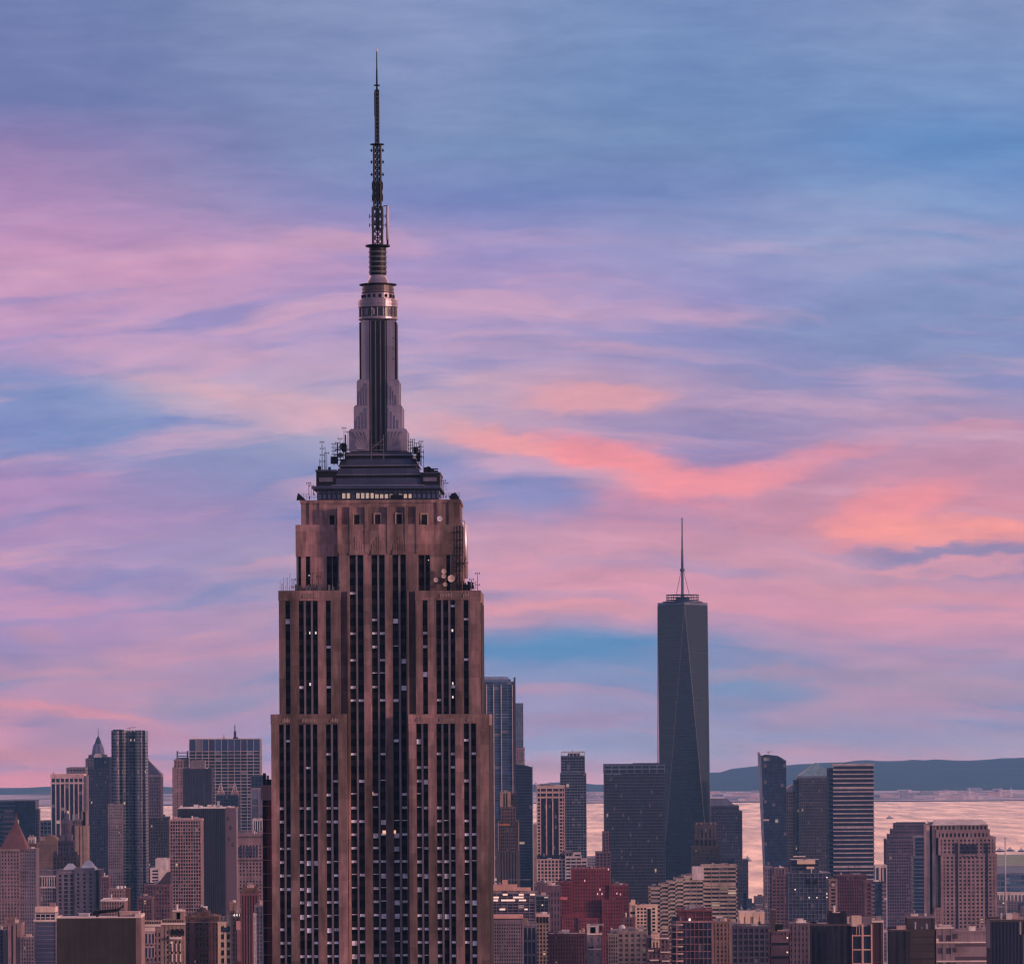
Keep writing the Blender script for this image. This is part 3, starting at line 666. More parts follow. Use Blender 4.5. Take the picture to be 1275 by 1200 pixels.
    # fan of ribs on the lowest wings
    for a in (-1, 1):
        mb = MB(); yf2 = cy-36.4*m
        for k in range(8):
            t = R(8+k*10.5); L = (25-1.4*k if k > 3 else 25+5*k*.2)*m; bx = X+a*12.5*m; bz = b.Z(561)
            dx, dz = a*math.sin(t)*L, math.cos(t)*L*1.05
            dz = min(dz, 23*m); w = .26
            px_, pz_ = math.cos(t)*w, -a*math.sin(t)*w
            mb.add([(bx+px_*.4,yf2-.3,bz+pz_*.4),(bx+dx+px_,yf2-.75,bz+dz+pz_),(bx+dx-px_,yf2-.75,bz+dz-pz_),(bx-px_*.4,yf2-.3,bz-pz_*.4),
                    (bx+px_*.4,yf2+.02,bz+pz_*.4),(bx+dx+px_,yf2+.02,bz+dz+pz_),(bx+dx-px_,yf2+.02,bz+dz-pz_),(bx-px_*.4,yf2+.02,bz-pz_*.4)],
                   [(0,1,2,3),(7,6,5,4),(0,4,5,1),(1,5,6,2),(2,6,7,3),(3,7,4,0)])
        for (o, ya, yb) in ((30.3,536,508),(26.6,506,477)):
            for k in range(4):
                x = X+a*(13.5+k*(o-14)/4)*m; mb.box(x-.14, x+.14, cy-o*m-.5, cy-o*m+.05, b.Z(ya), b.Z(yb+k*5))
        mb.make('wing_rib', ALU, root)
    # rivets of the upper shaft: three small portholes
    for yy in (421, 434, 447): MB().box(X+18.3*m, X+19.6*m, cy-20.9*m-.1, cy-20.5*m, b.Z(yy+.7), b.Z(yy-.7)).make('porthole', BLACK, root)
    b.D = 1335.; m = b.m = b.D/F; ms = m; X = b.X(471, 480)
    def ring(name, prof, mat, n=36): return MB().lathe([(r*ms, b.Z(y)) for r, y in prof], X, cy, n).make(name, mat, root)
    ring('mast_band', [(23.6,399),(24.4,398),(24.4,395.6),(23.6,395)], ALU)
    obs = ring('observation_drum', [(22.9,395),(22.9,384)], wall('mast_window', (0,0,0)))
    for k in range(20):
        w = 2*math.pi*k/20; x, y = X+23.2*m*math.cos(w), cy+23.2*m*math.sin(w)
        MB().tube([(x, y, b.Z(395)), (x, y, b.Z(384))], .16, 6).make('drum_post', STEELT, obs)
    for i in (1, 2, 5, 9, 12):
        w = -math.pi/2+(i-6.5)*.13; x, y = X+23.0*m*math.cos(w), cy+23.0*m*math.sin(w)
        MB().box(x-.3, x+.3, y-.08, y+.05, b.Z(393.5), b.Z(386)).make('drum_blind', wall('drum_blind', (.22,.20,.26), .6), obs)
    ring('crown_ring', [(23.4,384),(24.6,383),(24.6,380.8),(24.0,380.6),(24.0,379.6),(24.6,379.4),(24.6,376.6),(24.0,376.4),(24.0,375.4),(24.4,375.2),(24.2,373.4),(22,372.6)], ALU)
    cr = ring('upper_drum', [(19.2,372.8),(19.2,366)], ALU)
    for k in range(16):
        w = 2*math.pi*(k+.5)/16; x, y = X+19.3*m*math.cos(w), cy+19.3*m*math.sin(w)
        MB().lathe([(.42,b.Z(371.5)),(.42,b.Z(367.5))], x, y, 8).make('drum_window', BLACK, cr)
    ring('dark_collar', [(19.8,366),(20.2,365),(20.2,363.6),(19.4,363.4),(19.4,361.8),(20.0,361.6),(20.0,359.4),(19.4,359.2),(19.4,356)], wall('collar_bronze', (.10,.08,.09), .4, .3, .4, .4))
    ring('crown_flange', [(20.5,356.2),(23.2,355.4),(23.4,354.2),(21,353.8)], BLACK)
    ring('crown_cone', [(14.6,353.9),(13.2,351),(10.6,346),(9.8,343),(9.0,342.4)], ALU)
    ring('antenna_drum', [(10.2,342.6),(10.6,341.5),(10.6,309),(9.6,308)], BLACK)
    fin = MB()
    for k in range(5):
        z = b.Z(315+k*6.2)
        fin.lathe([(10.3*m, z), (11.4*m, z+.05), (11.4*m, z+.42), (10.3*m, z+.47)], X, cy, 20)
    fin.make('drum_rib', ASTEEL, root)
    ring('antenna_platform', [(9,308.6),(14.6,307.6),(15.4,306.8),(15.4,305.4),(9,305)], BLACK)
    def lattice(name, hw, ya, yb, bay, rleg=.22, rb=.11):
        mb = MB(); h = hw*m; z0, z1 = b.Z(ya), b.Z(yb); n = max(1, round((z1-z0)/(bay*m)))
        c = [(-h,-h),(h,-h),(h,h),(-h,h)]
        for (x, y) in c: mb.tube([(X+x, cy+y, z0-.2), (X+x, cy+y, z1+.2)], rleg, 5)
        for i in range(n):
            za, zb = z0+(z1-z0)*i/n, z0+(z1-z0)*(i+1)/n
            for k in range(4):
                (xa_, ya_), (xb_, yb_) = c[k], c[(k+1) % 4]
                mb.tube([(X+xa_, cy+ya_, za), (X+xb_, cy+yb_, zb)], rb, 4)
                if k % 2 == 0: mb.tube([(X+xb_, cy+yb_, za), (X+xa_, cy+ya_, zb)], rb, 4)
                mb.tube([(X+xa_, cy+ya_, zb), (X+xb_, cy+yb_, zb)], rb, 4)
        return mb.make(name, BLACK, root)
    lattice('lattice_mast', 5.6, 305.4, 259, 8.5, .32, .15)
    lattice('lattice_mast', 4.0, 259, 180.5, 7, .30, .14)
    MB().tube([(X, cy, b.Z(306)), (X, cy, b.Z(180))], .75*m, 8).make('mast_core', BLACK, root)
    for (hw, ya, yb) in ((6.2,285,260),(5.0,250,226)):
        pb = MB()
        for a in (-1, 1):
            pb.box(X+a*hw*m-.25, X+a*hw*m+.25, cy-.8, cy+.8, b.Z(ya), b.Z(yb)); pb.box(X-.5, X+.5, cy+a*hw*m-.2, cy+a*hw*m+.2, b.Z(ya), b.Z(yb))
        pb.make('antenna_panel', BLACK, root)
    ring('antenna_disc', [(6,181.2),(8.8,180.6),(9.0,179.6),(5,179.2)], BLACK, 20)
    lattice('lattice_mast', 2.1, 180, 113, 5, .20, .10)
    MB().box(X-3.4*m, X-1.2*m, cy-.3, cy+.3, b.Z(145), b.Z(115)).tube([(X, cy, b.Z(181)), (X, cy, b.Z(106))], .8*m, 6).make('antenna_panel', BLACK, root)
    ring('antenna_disc', [(2.6,107.4),(4.1,106.8),(4.1,106),(1.6,105.6)], BLACK, 16)
    MB().tube([(X, cy, b.Z(113)), (X, cy, b.Z(87)), (X, cy, b.Z(86)), (X, cy, b.Z(64))], [1.15*m, 1.0*m, .8*m, .55*m], 8).make('antenna_pole', BLACK, root)
    MB().lathe([(.1,b.Z(65)),(.22,b.Z(63.5)),(.22,b.Z(61.5)),(.05,b.Z(60))], X, cy, 8).make('beacon', WHITE, root)
    MB().tube([(X+12.4*m, cy-1, b.Z(299)), (X+12.4*m, cy-1, b.Z(257))], 1.75*m, 12).make('antenna_tube', wall('white_radome', (.50,.46,.50), .5, .1), root)
    MB().tube([(X+12.4*m, cy-1, b.Z(256)), (X+12.4*m, cy-1, b.Z(256.6)), (X+5*m, cy, b.Z(257.5))], .13, 5).tube([(X+12.4*m, cy-1, b.Z(306)), (X+12.4*m, cy-1, b.Z(298))], .3, 6).make('tube_bracket', BLACK, root)
    for (yy, L, hk) in ((187.5,8.3,1), (202,8.3,1), (217.5,8.2,1), (232,6.6,0), (247,6.6,0), (269.5,10.2,2), (280.5,10.2,2)):
        mb = MB(); z = b.Z(yy)
        for a in (-1, 1):
            mb.tube([(X+a*3*m, cy, z), (X+a*L*m, cy, z)], .12, 4)
            if hk == 1: mb.tube([(X+a*(L-2)*m, cy, z+2.2*m), (X+a*L*m, cy, z), (X+a*(L-2)*m, cy, z-2.2*m)], .12, 4); mb.lathe([(.05,z-.4),(.38,z),(.05,z+.4)], X+a*(L-1)*m, cy, 6)
            else: mb.tube([(X+a*L*m, cy, z-(4.5 if hk == 0 else 2.6)*m), (X+a*L*m, cy, z+(4.5 if hk == 0 else 2.6)*m)], .12, 4)
        mb.make('dipole', BLACK, root)
    # ------------- aerials, dishes and stagings on the ledges
    b.D = 1322.; m = b.m = b.D/F
    def whip(px, y0, y1, yy=12.0, r=.10, bars=0, mat=BLACK):
        x, z = b.p(px, y0); z1 = b.Z(y1, px); mb = MB().tube([(x, yy, z-.5), (x, yy, z1)], [r, r*.7], 5)
        for i in range(bars):
            q = z+(z1-z)*(.3+.65*i/max(1, bars-1)) if bars > 1 else z1-.3
            mb.box(x-.55, x+.55, yy-.06, yy+.06, q-.06, q+.06); mb.box(x-.6, x-.48, yy-.1, yy+.1, q-.35, q+.35); mb.box(x+.48, x+.6, yy-.1, yy+.1, q-.35, q+.35)
        mb.make('whip_antenna', mat, root)
    def dish(px, py, rpx, yy, mat=WHITE, up=1.0):
        x, z = b.p(px, py); r = rpx*m; mb = MB(); n = 16; vs = []; fs = []
        prof = [(.02, .0), (.5, -.06), (.9, -.2), (1.0, -.26), (1.0, -.02), (.6, .45), (.15, .55)]
        for q, d in prof:
            for k in range(n): w = 2*math.pi*k/n; vs.append((x+q*r*math.cos(w), yy+d*r, z+q*r*math.sin(w)))
        for i in range(len(prof)-1):
            for k in range(n): fs.append((i*n+k, (i+1)*n+k, (i+1)*n+(k+1) % n, i*n+(k+1) % n))
        fs.append(tuple(range((len(prof)-1)*n, len(prof)*n))); mb.add(vs, fs, True)
        d_ = mb.make('dish', mat, root)
        MB().tube([(x, yy+r*.6, z-r*1.9-up), (x, yy+r*.6, z)], .12, 6).tube([(x, yy-r*.1, z), (x, yy-r*.7, z)], .08, 5).make('dish_stand', BLACK, d_)
    pf = yf+1.2
    for a in ((401.3,585,548,4),(404.5,585,566,0),(398.5,585,571,0),(405.3,585,556,0),(407,585,562,1),(416,577,551,5),(420.5,577,550,3),(428.7,562,531,2),(433.5,562,536,1),(424,562,545,2),(511.5,562,549,3),(514,562,546,4),(525,578,548,4),(528,588,559,0),(519.5,566,551,3)):
        whip(a[0], a[1], a[2], pf+br.uniform(0, 2), .085+.03*(a[3] > 2), a[3])
    dish(427.3, 555.5, 5.0, pf+2, wall('grey_dish', (.34,.31,.34), .5), 1.2); dish(424, 566, 3.4, pf+2, up=.5); dish(521, 568.5, 3.6, pf+2); dish(533.5, 584.5, 4.4, pf+2, BLACK); dish(391, 607, 2.6, pf, wall('grey_dish', (0,0,0)))
    fr = MB()
    def pbox(px0, px1, y0, y1, ya, yb, mb=None): x0, z0 = b.p(px0, y0); x1, z1 = b.p(px1, y1); (mb or fr).box(x0, x1, ya, yb, min(z0, z1), max(z0, z1))
    for (p0, p1, ya, yb) in ((414,431,572.5,571.8),(416,430,566,565.3),(418,436,559.5,558.8),(512,526,568,567.3),(514,524,560,559.3),(526,548,590,588.8),(395,420,586,585.2),(538,546,584,583),(420,421,577,551),(430,431,572,541),(523,523.8,578,552)):
        pbox(p0, p1, ya, yb, pf, pf+2.2)
    for (p0, p1, ya, yb) in ((412,420,577,568),(515,521,565,556),(519,523.5,574,563),(528,532,589,581.5),(536,541,589,583),(541,546,590,585.5),(426,432,562,553),(396,400,586,580),(409,412,586,581)):
        pk_ = MB(); pbox(p0, p1, ya, yb, pf+.4, pf+2.0, pk_); pk_.make('aerial_cabinet', BLACK, root)
    fr.make('aerial_staging', BLACK, root)
    st = MB()
    for px in (461.8, 477.4): pbox(px, px+.6, 572, 540, cy-43*m, cy-42.5*m, st)
    for yy in (572, 565, 559.5, 553): pbox(461.8, 478, yy, yy-.6, cy-43*m, cy-42*m, st)
    x, z = b.p(462, 558); x2, z2 = b.p(477.7, 545); st.tube([(x, cy-42.8*m, z), (x2, cy-42.8*m, z2)], .12, 4)
    st.make('window_cleaning_cradle', wall('cradle_grey', (.16,.15,.17), .5), root)
    for (px, py, s_) in ((385,606,1), (553,603,1)):
        whip(px, py+8, py-6, pf, .08, 1); whip(px+3, py+6, py-3, pf, .06, 1)
    b.ox -= 1.3*b.m; b.D = 1319.; m = b.m = b.D/F
    # upper right corner: silver duct and scaffold
    x, z = b.p(579.6, 711); zt = b.Z(651)
    MB().tube([(x, 8.6, z-2), (x, 8.6, zt-.8), (x-.5, 8.7, zt+.1), (x-1.6, 8.9, zt+.35)], .62, 12).make('silver_duct', wall('silver_duct', (.55,.48,.50), .4, .2, .4, .5), root)
    sc = MB()
    for px in (568, 571.6, 575.4): pbox(px, px+.5, 735, 654, 6.0, 6.12, sc)
    for k in range(8): pbox(566, 576, 730-k*9.6, 729.4-k*9.6, 5.9, 6.4, sc)
    for (p0, y0, p1, y1) in ((566,725,580,694),(563,707,583,700),(569,694,580,706),(563,664,571,661)):
        x, z = b.p(p0, y0); x2, z2 = b.p(p1, y1); sc.tube([(x, 5.8, z), (x2, 5.8, z2)], .12, 4)
    for k in range(14):
        px = 574+br.random()*18; y0 = 735-br.random()*3; pbox(px, px+br.uniform(.6,2.4), y0+1, y0-br.uniform(3,14), 5.2+br.random(), 6.8, sc)
    sc.make('roof_scaffold', BLACK, root)
    for (px, py, r) in ((542.5,722,3.0),(552.3,711.3,3.0),(552.3,717.3,2.8),(561.5,720.3,4.5),(554,727.5,2.6),(547.3,646,3.4)):
        dish(px, py, r, 4.9, wall('cream_dish', (.62,.50,.42), .5, .2) if px != 547.3 else WHITE, 1.0 if py > 700 else -.6)
    for i in range(13):
        px = 348.5+i*1.55+br.uniform(-.4,.4); whip(px, 735, 735-br.choice((6,9,12,16,22)), 4.0+br.random()*2, .06)
    cl = MB()
    for i in range(16):
        px = 357+br.random()*62; h = br.uniform(2,8); pbox(px, px+br.uniform(.8,3.4), 735.5, 735-h, 3.4, 5.0, cl)
    cl.make('ledge_plant', ASTEEL, root)
    for px, h in ((389,22),(396.5,18),(420,11),(590,10),(594.5,22),(587,14),(366,14)): whip(px, 735, 735-h, 4.0, .09, 2)
    b.root.rotation_euler = (0, 0, R(-.9))
great_tower()

# ------------------------------------------------------------------ wall materials of the city
BROWN = wall('brown_brick', (.13,.080,.070)); DBROWN = wall('dark_brown_cladding', (.055,.042,.040), .8, .25, .05)
REDB = wall('red_brick', (.19,.046,.056)); TAN = wall('tan_brick', (.30,.21,.17)); PINKS = wall('pinkish_stone', (.265,.175,.175))
LAV = wall('grey_stone', (.20,.16,.19)); CREAM = wall('cream_brick', (.62,.46,.34)); WHITEW = wall('white_facing', (.56,.48,.46))
DBLUE = wall('dark_blue_metal', (.035,.045,.085), .5, .25, .1); MULL = wall('pale_mullion', (.46,.38,.34), .6, .2, .2); BMULL = wall('blue_grey_mullion', (.13,.15,.20), .5, .2, .2)
DSTONE = wall('sooty_stone', (.085,.065,.070)); PURP = wall('purple_brown_brick', (.15,.085,.105)); BRIGHT = wall('pale_parapet', (.72,.58,.50), .8, .15)  # BRIGHT: pale peach for parapets, cornices and ledges
NAVY = (.012,.016,.036); INK = (.014,.014,.020); BLUEG = (.030,.055,.115)

# ---------------- the far downtown towers, left of the great tower
b = B('glass_office_tower', 'squat dark blue slab tower with pale stripes near the left edge', 22, 6000.)
b.block(-6, 18, 997, wallm=BMULL, gc=NAVY, bay=6, fl=5.2, pier=0, span=.3, depth=40, rim=1)
b.block(18.2, 44, 997, wallm=None, gc=NAVY, bay=5, fl=5, depth=44, name='dark_body', roof=DBLUE)
b.block(44.1, 47, 1008, wallm=LAV, gc=NAVY, bay=3, fl=4, pier=.2, span=.4, depth=30, name='side_bay')
for k in range(7): b.box('stripe', 5+(k < 5)*(-.5*k), 17.4, 1008.5+k*6.2, 1011.2+k*6.2, PINKS, y0=-.9, depth=.8)

b = B('office_block', 'low dark blue block between the striped slab and the white piered tower', 52, 6250.)
b.block(35, 69, 1022.5, wallm=BMULL, gc=NAVY, bay=5, fl=5, pier=.15, span=.2, depth=40, roof=DBLUE); b.unit(50, 54, 1021, 1022.5)

b = B('piered_tower', 'blue tower with slim white piers and a row of seven square openings on top', 83, 5600.)
x0, x1, _, z1 = b.ext(63.6, 103.2, 964)
b.block(63.6, 103.2, 964.4, wallm=wall('white_pier', (.60,.44,.42)), gc=NAVY, bay=5.65, fl=4, pier=.27, span=0, depth=36, name='glazed_body', roof=PALE)
MB().box(x0-.8, x1+.8, -.9, 36.9, b.Z(969), z1+.4).make('top_band', wall('pink_band', (.66,.42,.40)), b.root)
MB().box(x0-.6, x1+.6, -.75, 36.7, b.Z(975.8), b.Z(973.6)).make('lower_band', wall('white_pier', (0,0,0)), b.root)
b.block(103.4, 107, 966, wallm=LAV, gc=INK, bay=2, fl=4, pier=.6, span=.4, y0=3, depth=30, name='side_bay')
b.mast(66, 964, 960)
b = B('office_tower', 'lavender slab top peeping over the white piered tower', 95, 5950.)
b.block(83, 106, 956, wallm=LAV, gc=NAVY, bay=4, fl=4, pier=.3, span=.5, depth=34); b.unit(92, 104, 954.4, 956)

b = B('crowned_tower', 'dark stepped skyscraper with a bell shaped crown and thin spire', 121, 6300., 'skyscraper')
m = b.m
b.block(106.3, 137, 957, wallm=wall('violet_masonry', (.075,.065,.095)), gc=NAVY, bay=2.2, fl=3.6, pier=.4, span=.25, depth=38)
b.block(106.6, 117, 944.5, 957, wallm=LAV, gc=NAVY, bay=2.4, fl=3.6, pier=.5, span=.5, y0=1, depth=30, name='shoulder')
b.block(117.2, 135.6, 943, 957, wallm=DBLUE, gc=NAVY, bay=3, fl=3.6, pier=.2, span=.2, y0=.5, depth=34, name='shoulder')
b.block(110.2, 131, 940, 943.2, wallm=LAV, gc=NAVY, bay=3, fl=3, pier=.4, span=.5, y0=2, depth=26, name='upper_block')
X = b.X(121, 925); yc = 16
MB().lathe([(8.2*m,b.Z(940.2)),(8.2*m,b.Z(936)),(7.4*m,b.Z(932)),(6.4*m,b.Z(928)),(5.6*m,b.Z(926))], X, yc, 8).make('bell_crown', wall('copper_crown', (.16,.16,.25), .5, .35, .2), b.root)
MB().lathe([(4.5*m,b.Z(926)),(4.0*m,b.Z(923.5)),(2.5*m,b.Z(919.5)),(1.1*m,b.Z(917)),(.5*m,b.Z(915.8)),(.32*m,b.Z(910)),(.1*m,b.Z(904))], X, yc, 8).make('spire', wall('spire_copper', (.07,.08,.15), .5), b.root)
MB().frus(X-5*m, X+6*m, -1, 3, b.Z(942.8), X-2.5*m, X+4*m, 1.5, 3, b.Z(938)).make('lit_gable', wall('pale_copper', (.66,.56,.52)), b.root)

b = B('rippled_tower', 'tall rippled steel apartment tower with a crane on its roof', 160, 5200., 'skyscraper')
def rippled(b):
    x0, x1, z0, z1 = b.ext(138.4, 181, 909.6); mt = punched('rippled_steel', (.19,.175,.195), NAVY, 3.1, 3.4, .62, .5, metal=.3, rough=.5, lit=.004)
    n = 54; pts0 = []; pts1 = []
    for i in range(n+1):
        t = i/n; px = 138.4+t*42.6; y = 1.6*math.sin(t*29)+.9*math.sin(t*47+1)
        y += 9.0 if 153.3 < px < 167 else 0
        pts0.append((x0+t*(x1-x0), y)); pts1.append((x0+t*(x1-x0), y*.8+.8*math.sin(t*23+2)))
    e0 = [(x1, 38), (x0, 38)]
    o = MB().plan(pts0+e0, -1, z1, pts1+e0).make('rippled_body', mt, b.root)
    b.box('roof_box', 140, 152, 908, 909.7, DBLUE, y0=5, depth=20); b.box('roof_box', 154, 178, 909, 909.7, DBLUE, y0=12, depth=20)
    b.block(135.6, 152.6, 1001, wallm=wall('podium_stone', (.24,.19,.20)), gc=INK, bay=2.6, fl=3.6, pier=.55, span=.5, y0=-9, depth=9, name='podium', lit=.02)
    b.crane(160.5, 909, 3.4, 8, y=14)
rippled(b)

b = B('gabled_tower', 'dark violet tower with a steep hipped roof behind the rippled tower', 184, 6000.)
m = b.m
b.block(163, 200, 966, wallm=wall('violet_masonry2', (.12,.085,.12)), gc=NAVY, bay=2.8, fl=4.2, pier=.4, span=.45, depth=40)
x0, x1, z0, z1 = b.ext(161.5, 200.6, 965); xa = b.X(174, 945); xb = b.X(182, 945)
MB().box(x0, x1, -.8, 41, z1-2, z1+.6).make('cornice', LAV, b.root)
MB().frus(x0, x1, -.8, 41, z1+.6, xa, xb, 18, 22, b.Z(944.5)).make('hipped_roof', wall('slate_roof', (.07,.065,.12), .6), b.root)
b.box('finial', 199.4, 201.4, 963.6, 965.5, PINKS, y0=1, depth=3); b.box('finial', 181.8, 183.6, 944.6, 947, DBLUE, y0=18, depth=3)

b = B('office_block', 'dark flat topped block with a small chimney, right of the rippled tower', 198, 5500.)
b.block(184, 209.4, 1017.6, wallm=DSTONE, gc=INK, bay=3, fl=4, pier=.4, span=.4, depth=30); b.block(209.5, 212.5, 1027, wallm=DSTONE, gc=INK, bay=3, fl=4, y0=2, depth=24, name='side_bay')
b.box('chimney', 203, 205.4, 1013.6, 1018, DSTONE, y0=4, depth=2)

b = B('stone_tower', 'pinkish stepped stone tower with an open steel frame on its top', 226, 5650.)
b.block(214.8, 240, 955.5, wallm=PINKS, gc=INK, bay=4.2, fl=3.6, pier=.7, span=.5, depth=30)
b.block(216.6, 239, 946, 955.6, wallm=PINKS, gc=INK, bay=4, fl=4, pier=.6, span=.5, y0=2, depth=26, name='upper_block')
b.block(219.5, 237, 944, 946.2, wallm=LAV, gc=INK, bay=4, fl=3, pier=.6, span=.5, y0=4, depth=22, name='crown_block')
for px in (220.3, 233): b.box('frame_post', px-.9, px+.9, 934.6, 944.2, BMULL, y0=5, depth=1.6)
for yy in (937, 941): b.box('frame_bar', 221.3, 232, yy-.5, yy+.5, BMULL, y0=5.2, depth=1)

b = B('windowless_tower', 'dark blue grey box tower with a pale penthouse, in front of the gridded slab', 245, 4300.)
b.block(227.8, 263, 957.4, wallm=wall('ribbed_dark_panel', (.05,.052,.085)), gc=(.03,.035,.055), bay=2, fl=60, pier=.55, span=0, depth=28, proud=.3)
b.block(237, 254, 948, 957.5, wallm=LAV, gc=(.2,.16,.17), bay=8, fl=8, pier=.7, span=.6, y0=5, depth=16, name='penthouse')

b = B('gridded_tower', 'broad blue glass slab tower ruled into a white grid, with two roof aerials', 280, 5650., 'skyscraper')
b.block(235.8, 323.6, 935, wallm=wall('white_grid', (.38,.32,.31)), gc=NAVY, bay=8.35, fl=4.1, pier=.10, span=.22, depth=32, proud=.8, roof=False, var=.6, lit=.004)
b.block(235.8, 323.6, 920.4, 935, wallm=wall('white_grid', (0,0,0)), gc=(.035,.05,.12), bay=8.35, fl=30, pier=.09, span=0, depth=32, proud=.5, name='crown_band', roof=wall('white_grid', (0,0,0)))
b.mast(292.2, 920, 902, 1.0, name='aerial'); b.box('aerial_base', 290, 296, 917.5, 920, DBLUE, y0=3, depth=5); b.box('aerial_drum', 290.8, 293.8, 910, 917.6, DBLUE, y0=3.5, depth=3)
b.mast(278.5, 920, 914, .6, name='aerial'); b.unit(277, 280, 918, 920)
b = B('dark_office_tower', 'dark blue block against the right edge of the gridded slab', 318, 5300.)
b.block(313, 330, 966, wallm=DBLUE, gc=NAVY, bay=4, fl=4, pier=.2, span=.2, depth=26)

b = B('twin_pylon_building', 'dark slab carrying two small white triangular frames on its roof', 283, 4900.)
b.block(269.5, 296, 990, wallm=DBLUE, gc=NAVY, bay=3, fl=4, pier=.3, span=.3, depth=26)
m = b.m
for px in (274.5, 292):
    X, z = b.p(px, 990); zt = b.Z(974.5)
    b.block(px-4.4, px+4.4, 986.6, 990, wallm=PINKS, gc=INK, bay=3, fl=3, pier=.6, span=.6, y0=1, depth=9, name='plinth')
    mb = MB()
    for a in (-1, 1):
        for yy in (3, 8): mb.tube([(X+a*3.4*m, yy, b.Z(986.6)), (X+a*.4*m, 5.5, zt)], .35*m, 5)
    for t in (.35, .65): mb.box(X-3.4*m*(1-t), X+3.4*m*(1-t), 3.2, 4.2, b.Z(986.6)+(zt-b.Z(986.6))*t, b.Z(986.6)+(zt-b.Z(986.6))*t+.6)
    mb.make('triangular_frame', MULL, b.root)
b = B('office_block', 'pale edged block tucked against the red flank of the stone tower', 318, 4550.)
b.block(312.5, 332, 982, wallm=LAV, gc=(.10,.11,.16), bay=9.5, fl=20, pier=.2, span=.08, depth=26)
b = B('office_block', 'small white columned block at the red flank of the stone tower', 319, 4300.)
b.block(315, 332, 1020, wallm=WHITEW, gc=INK, bay=3, fl=18, pier=.35, span=.1, depth=22)

b = B('round_top_block', 'brown block with a rounded top left of the domed tower', 59, 4900.)
m = b.m; x0, x1, z0, z1 = b.ext(49, 71, 1046); cxx = (x0+x1)/2
pts = [(x0, -1), (x1, -1), (x1, z1)]+[(cxx+(x1-x0)/2*math.cos(R(a)), z1+6.5*m*math.sin(R(a))) for a in range(15, 180, 15)]+[(x0, z1)]
MB().poly(pts, 0, 26).make('brick_body', wall('olive_brick', (.17,.11,.085)), b.root)
b.box('lit_panel', 49.6, 56.5, 1041, 1046, TAN, y0=-.5, depth=.48)
for k in range(5): b.box('string_course', 49.3, 70.7, 1052+k*9, 1053+k*9, BROWN, y0=-.4, depth=.38)

b = B('turreted_house', 'small white turreted rooftop building behind the red pyramid roof', 39, 4550.)
b.block(33, 46, 1050, wallm=BROWN, gc=INK, bay=3, fl=4, pier=.5, span=.5, depth=20); b.block(35, 43, 1043, 1050.2, wallm=WHITEW, gc=INK, bay=2, fl=8, pier=.5, span=.3, y0=2, depth=10, name='turret')
for px in (36.6, 40.2): b.tank(px, 1043, 4, 3)

b = B('pyramid_roof_tower', 'stone tower under a red pyramid roof at the left edge', 18, 4200.)
m = b.m
b.block(-10, 24, 1058, wallm=PINKS, gc=INK, bay=3.6, fl=4.6, pier=.55, span=.45, depth=30, lit=.0)
b.block(24.2, 44, 1057, wallm=LAV, gc=INK, bay=3, fl=4.4, pier=.6, span=.5, y0=3, depth=26, name='side_wing')
x0, x1, z0, z1 = b.ext(-1.5, 34.5, 1056); xc = b.X(18, 1020)
MB().frus(x0, x1, 0, 30, z1-2, xc-2.5*m, xc+2.5*m, 13, 17, b.Z(1026)).make('pyramid_roof', wall('copper_red_tile', (.15,.068,.066), .8, .3), b.root)
MB().frus(xc-2.3*m, xc+2.3*m, 13.2, 16.8, b.Z(1026), xc-.2, xc+.2, 14.8, 15.2, b.Z(1012)).make('lantern', wall('copper_red_tile', (0,0,0)), b.root)
b.box('cornice', -10.6, 24.5, 1057, 1059, TAN, y0=-1.2, depth=32)
for yy in (1083, 1101): b.box('string_course', -10.4, 44.3, yy, yy+1.2, LAV, y0=-.9, depth=.5)

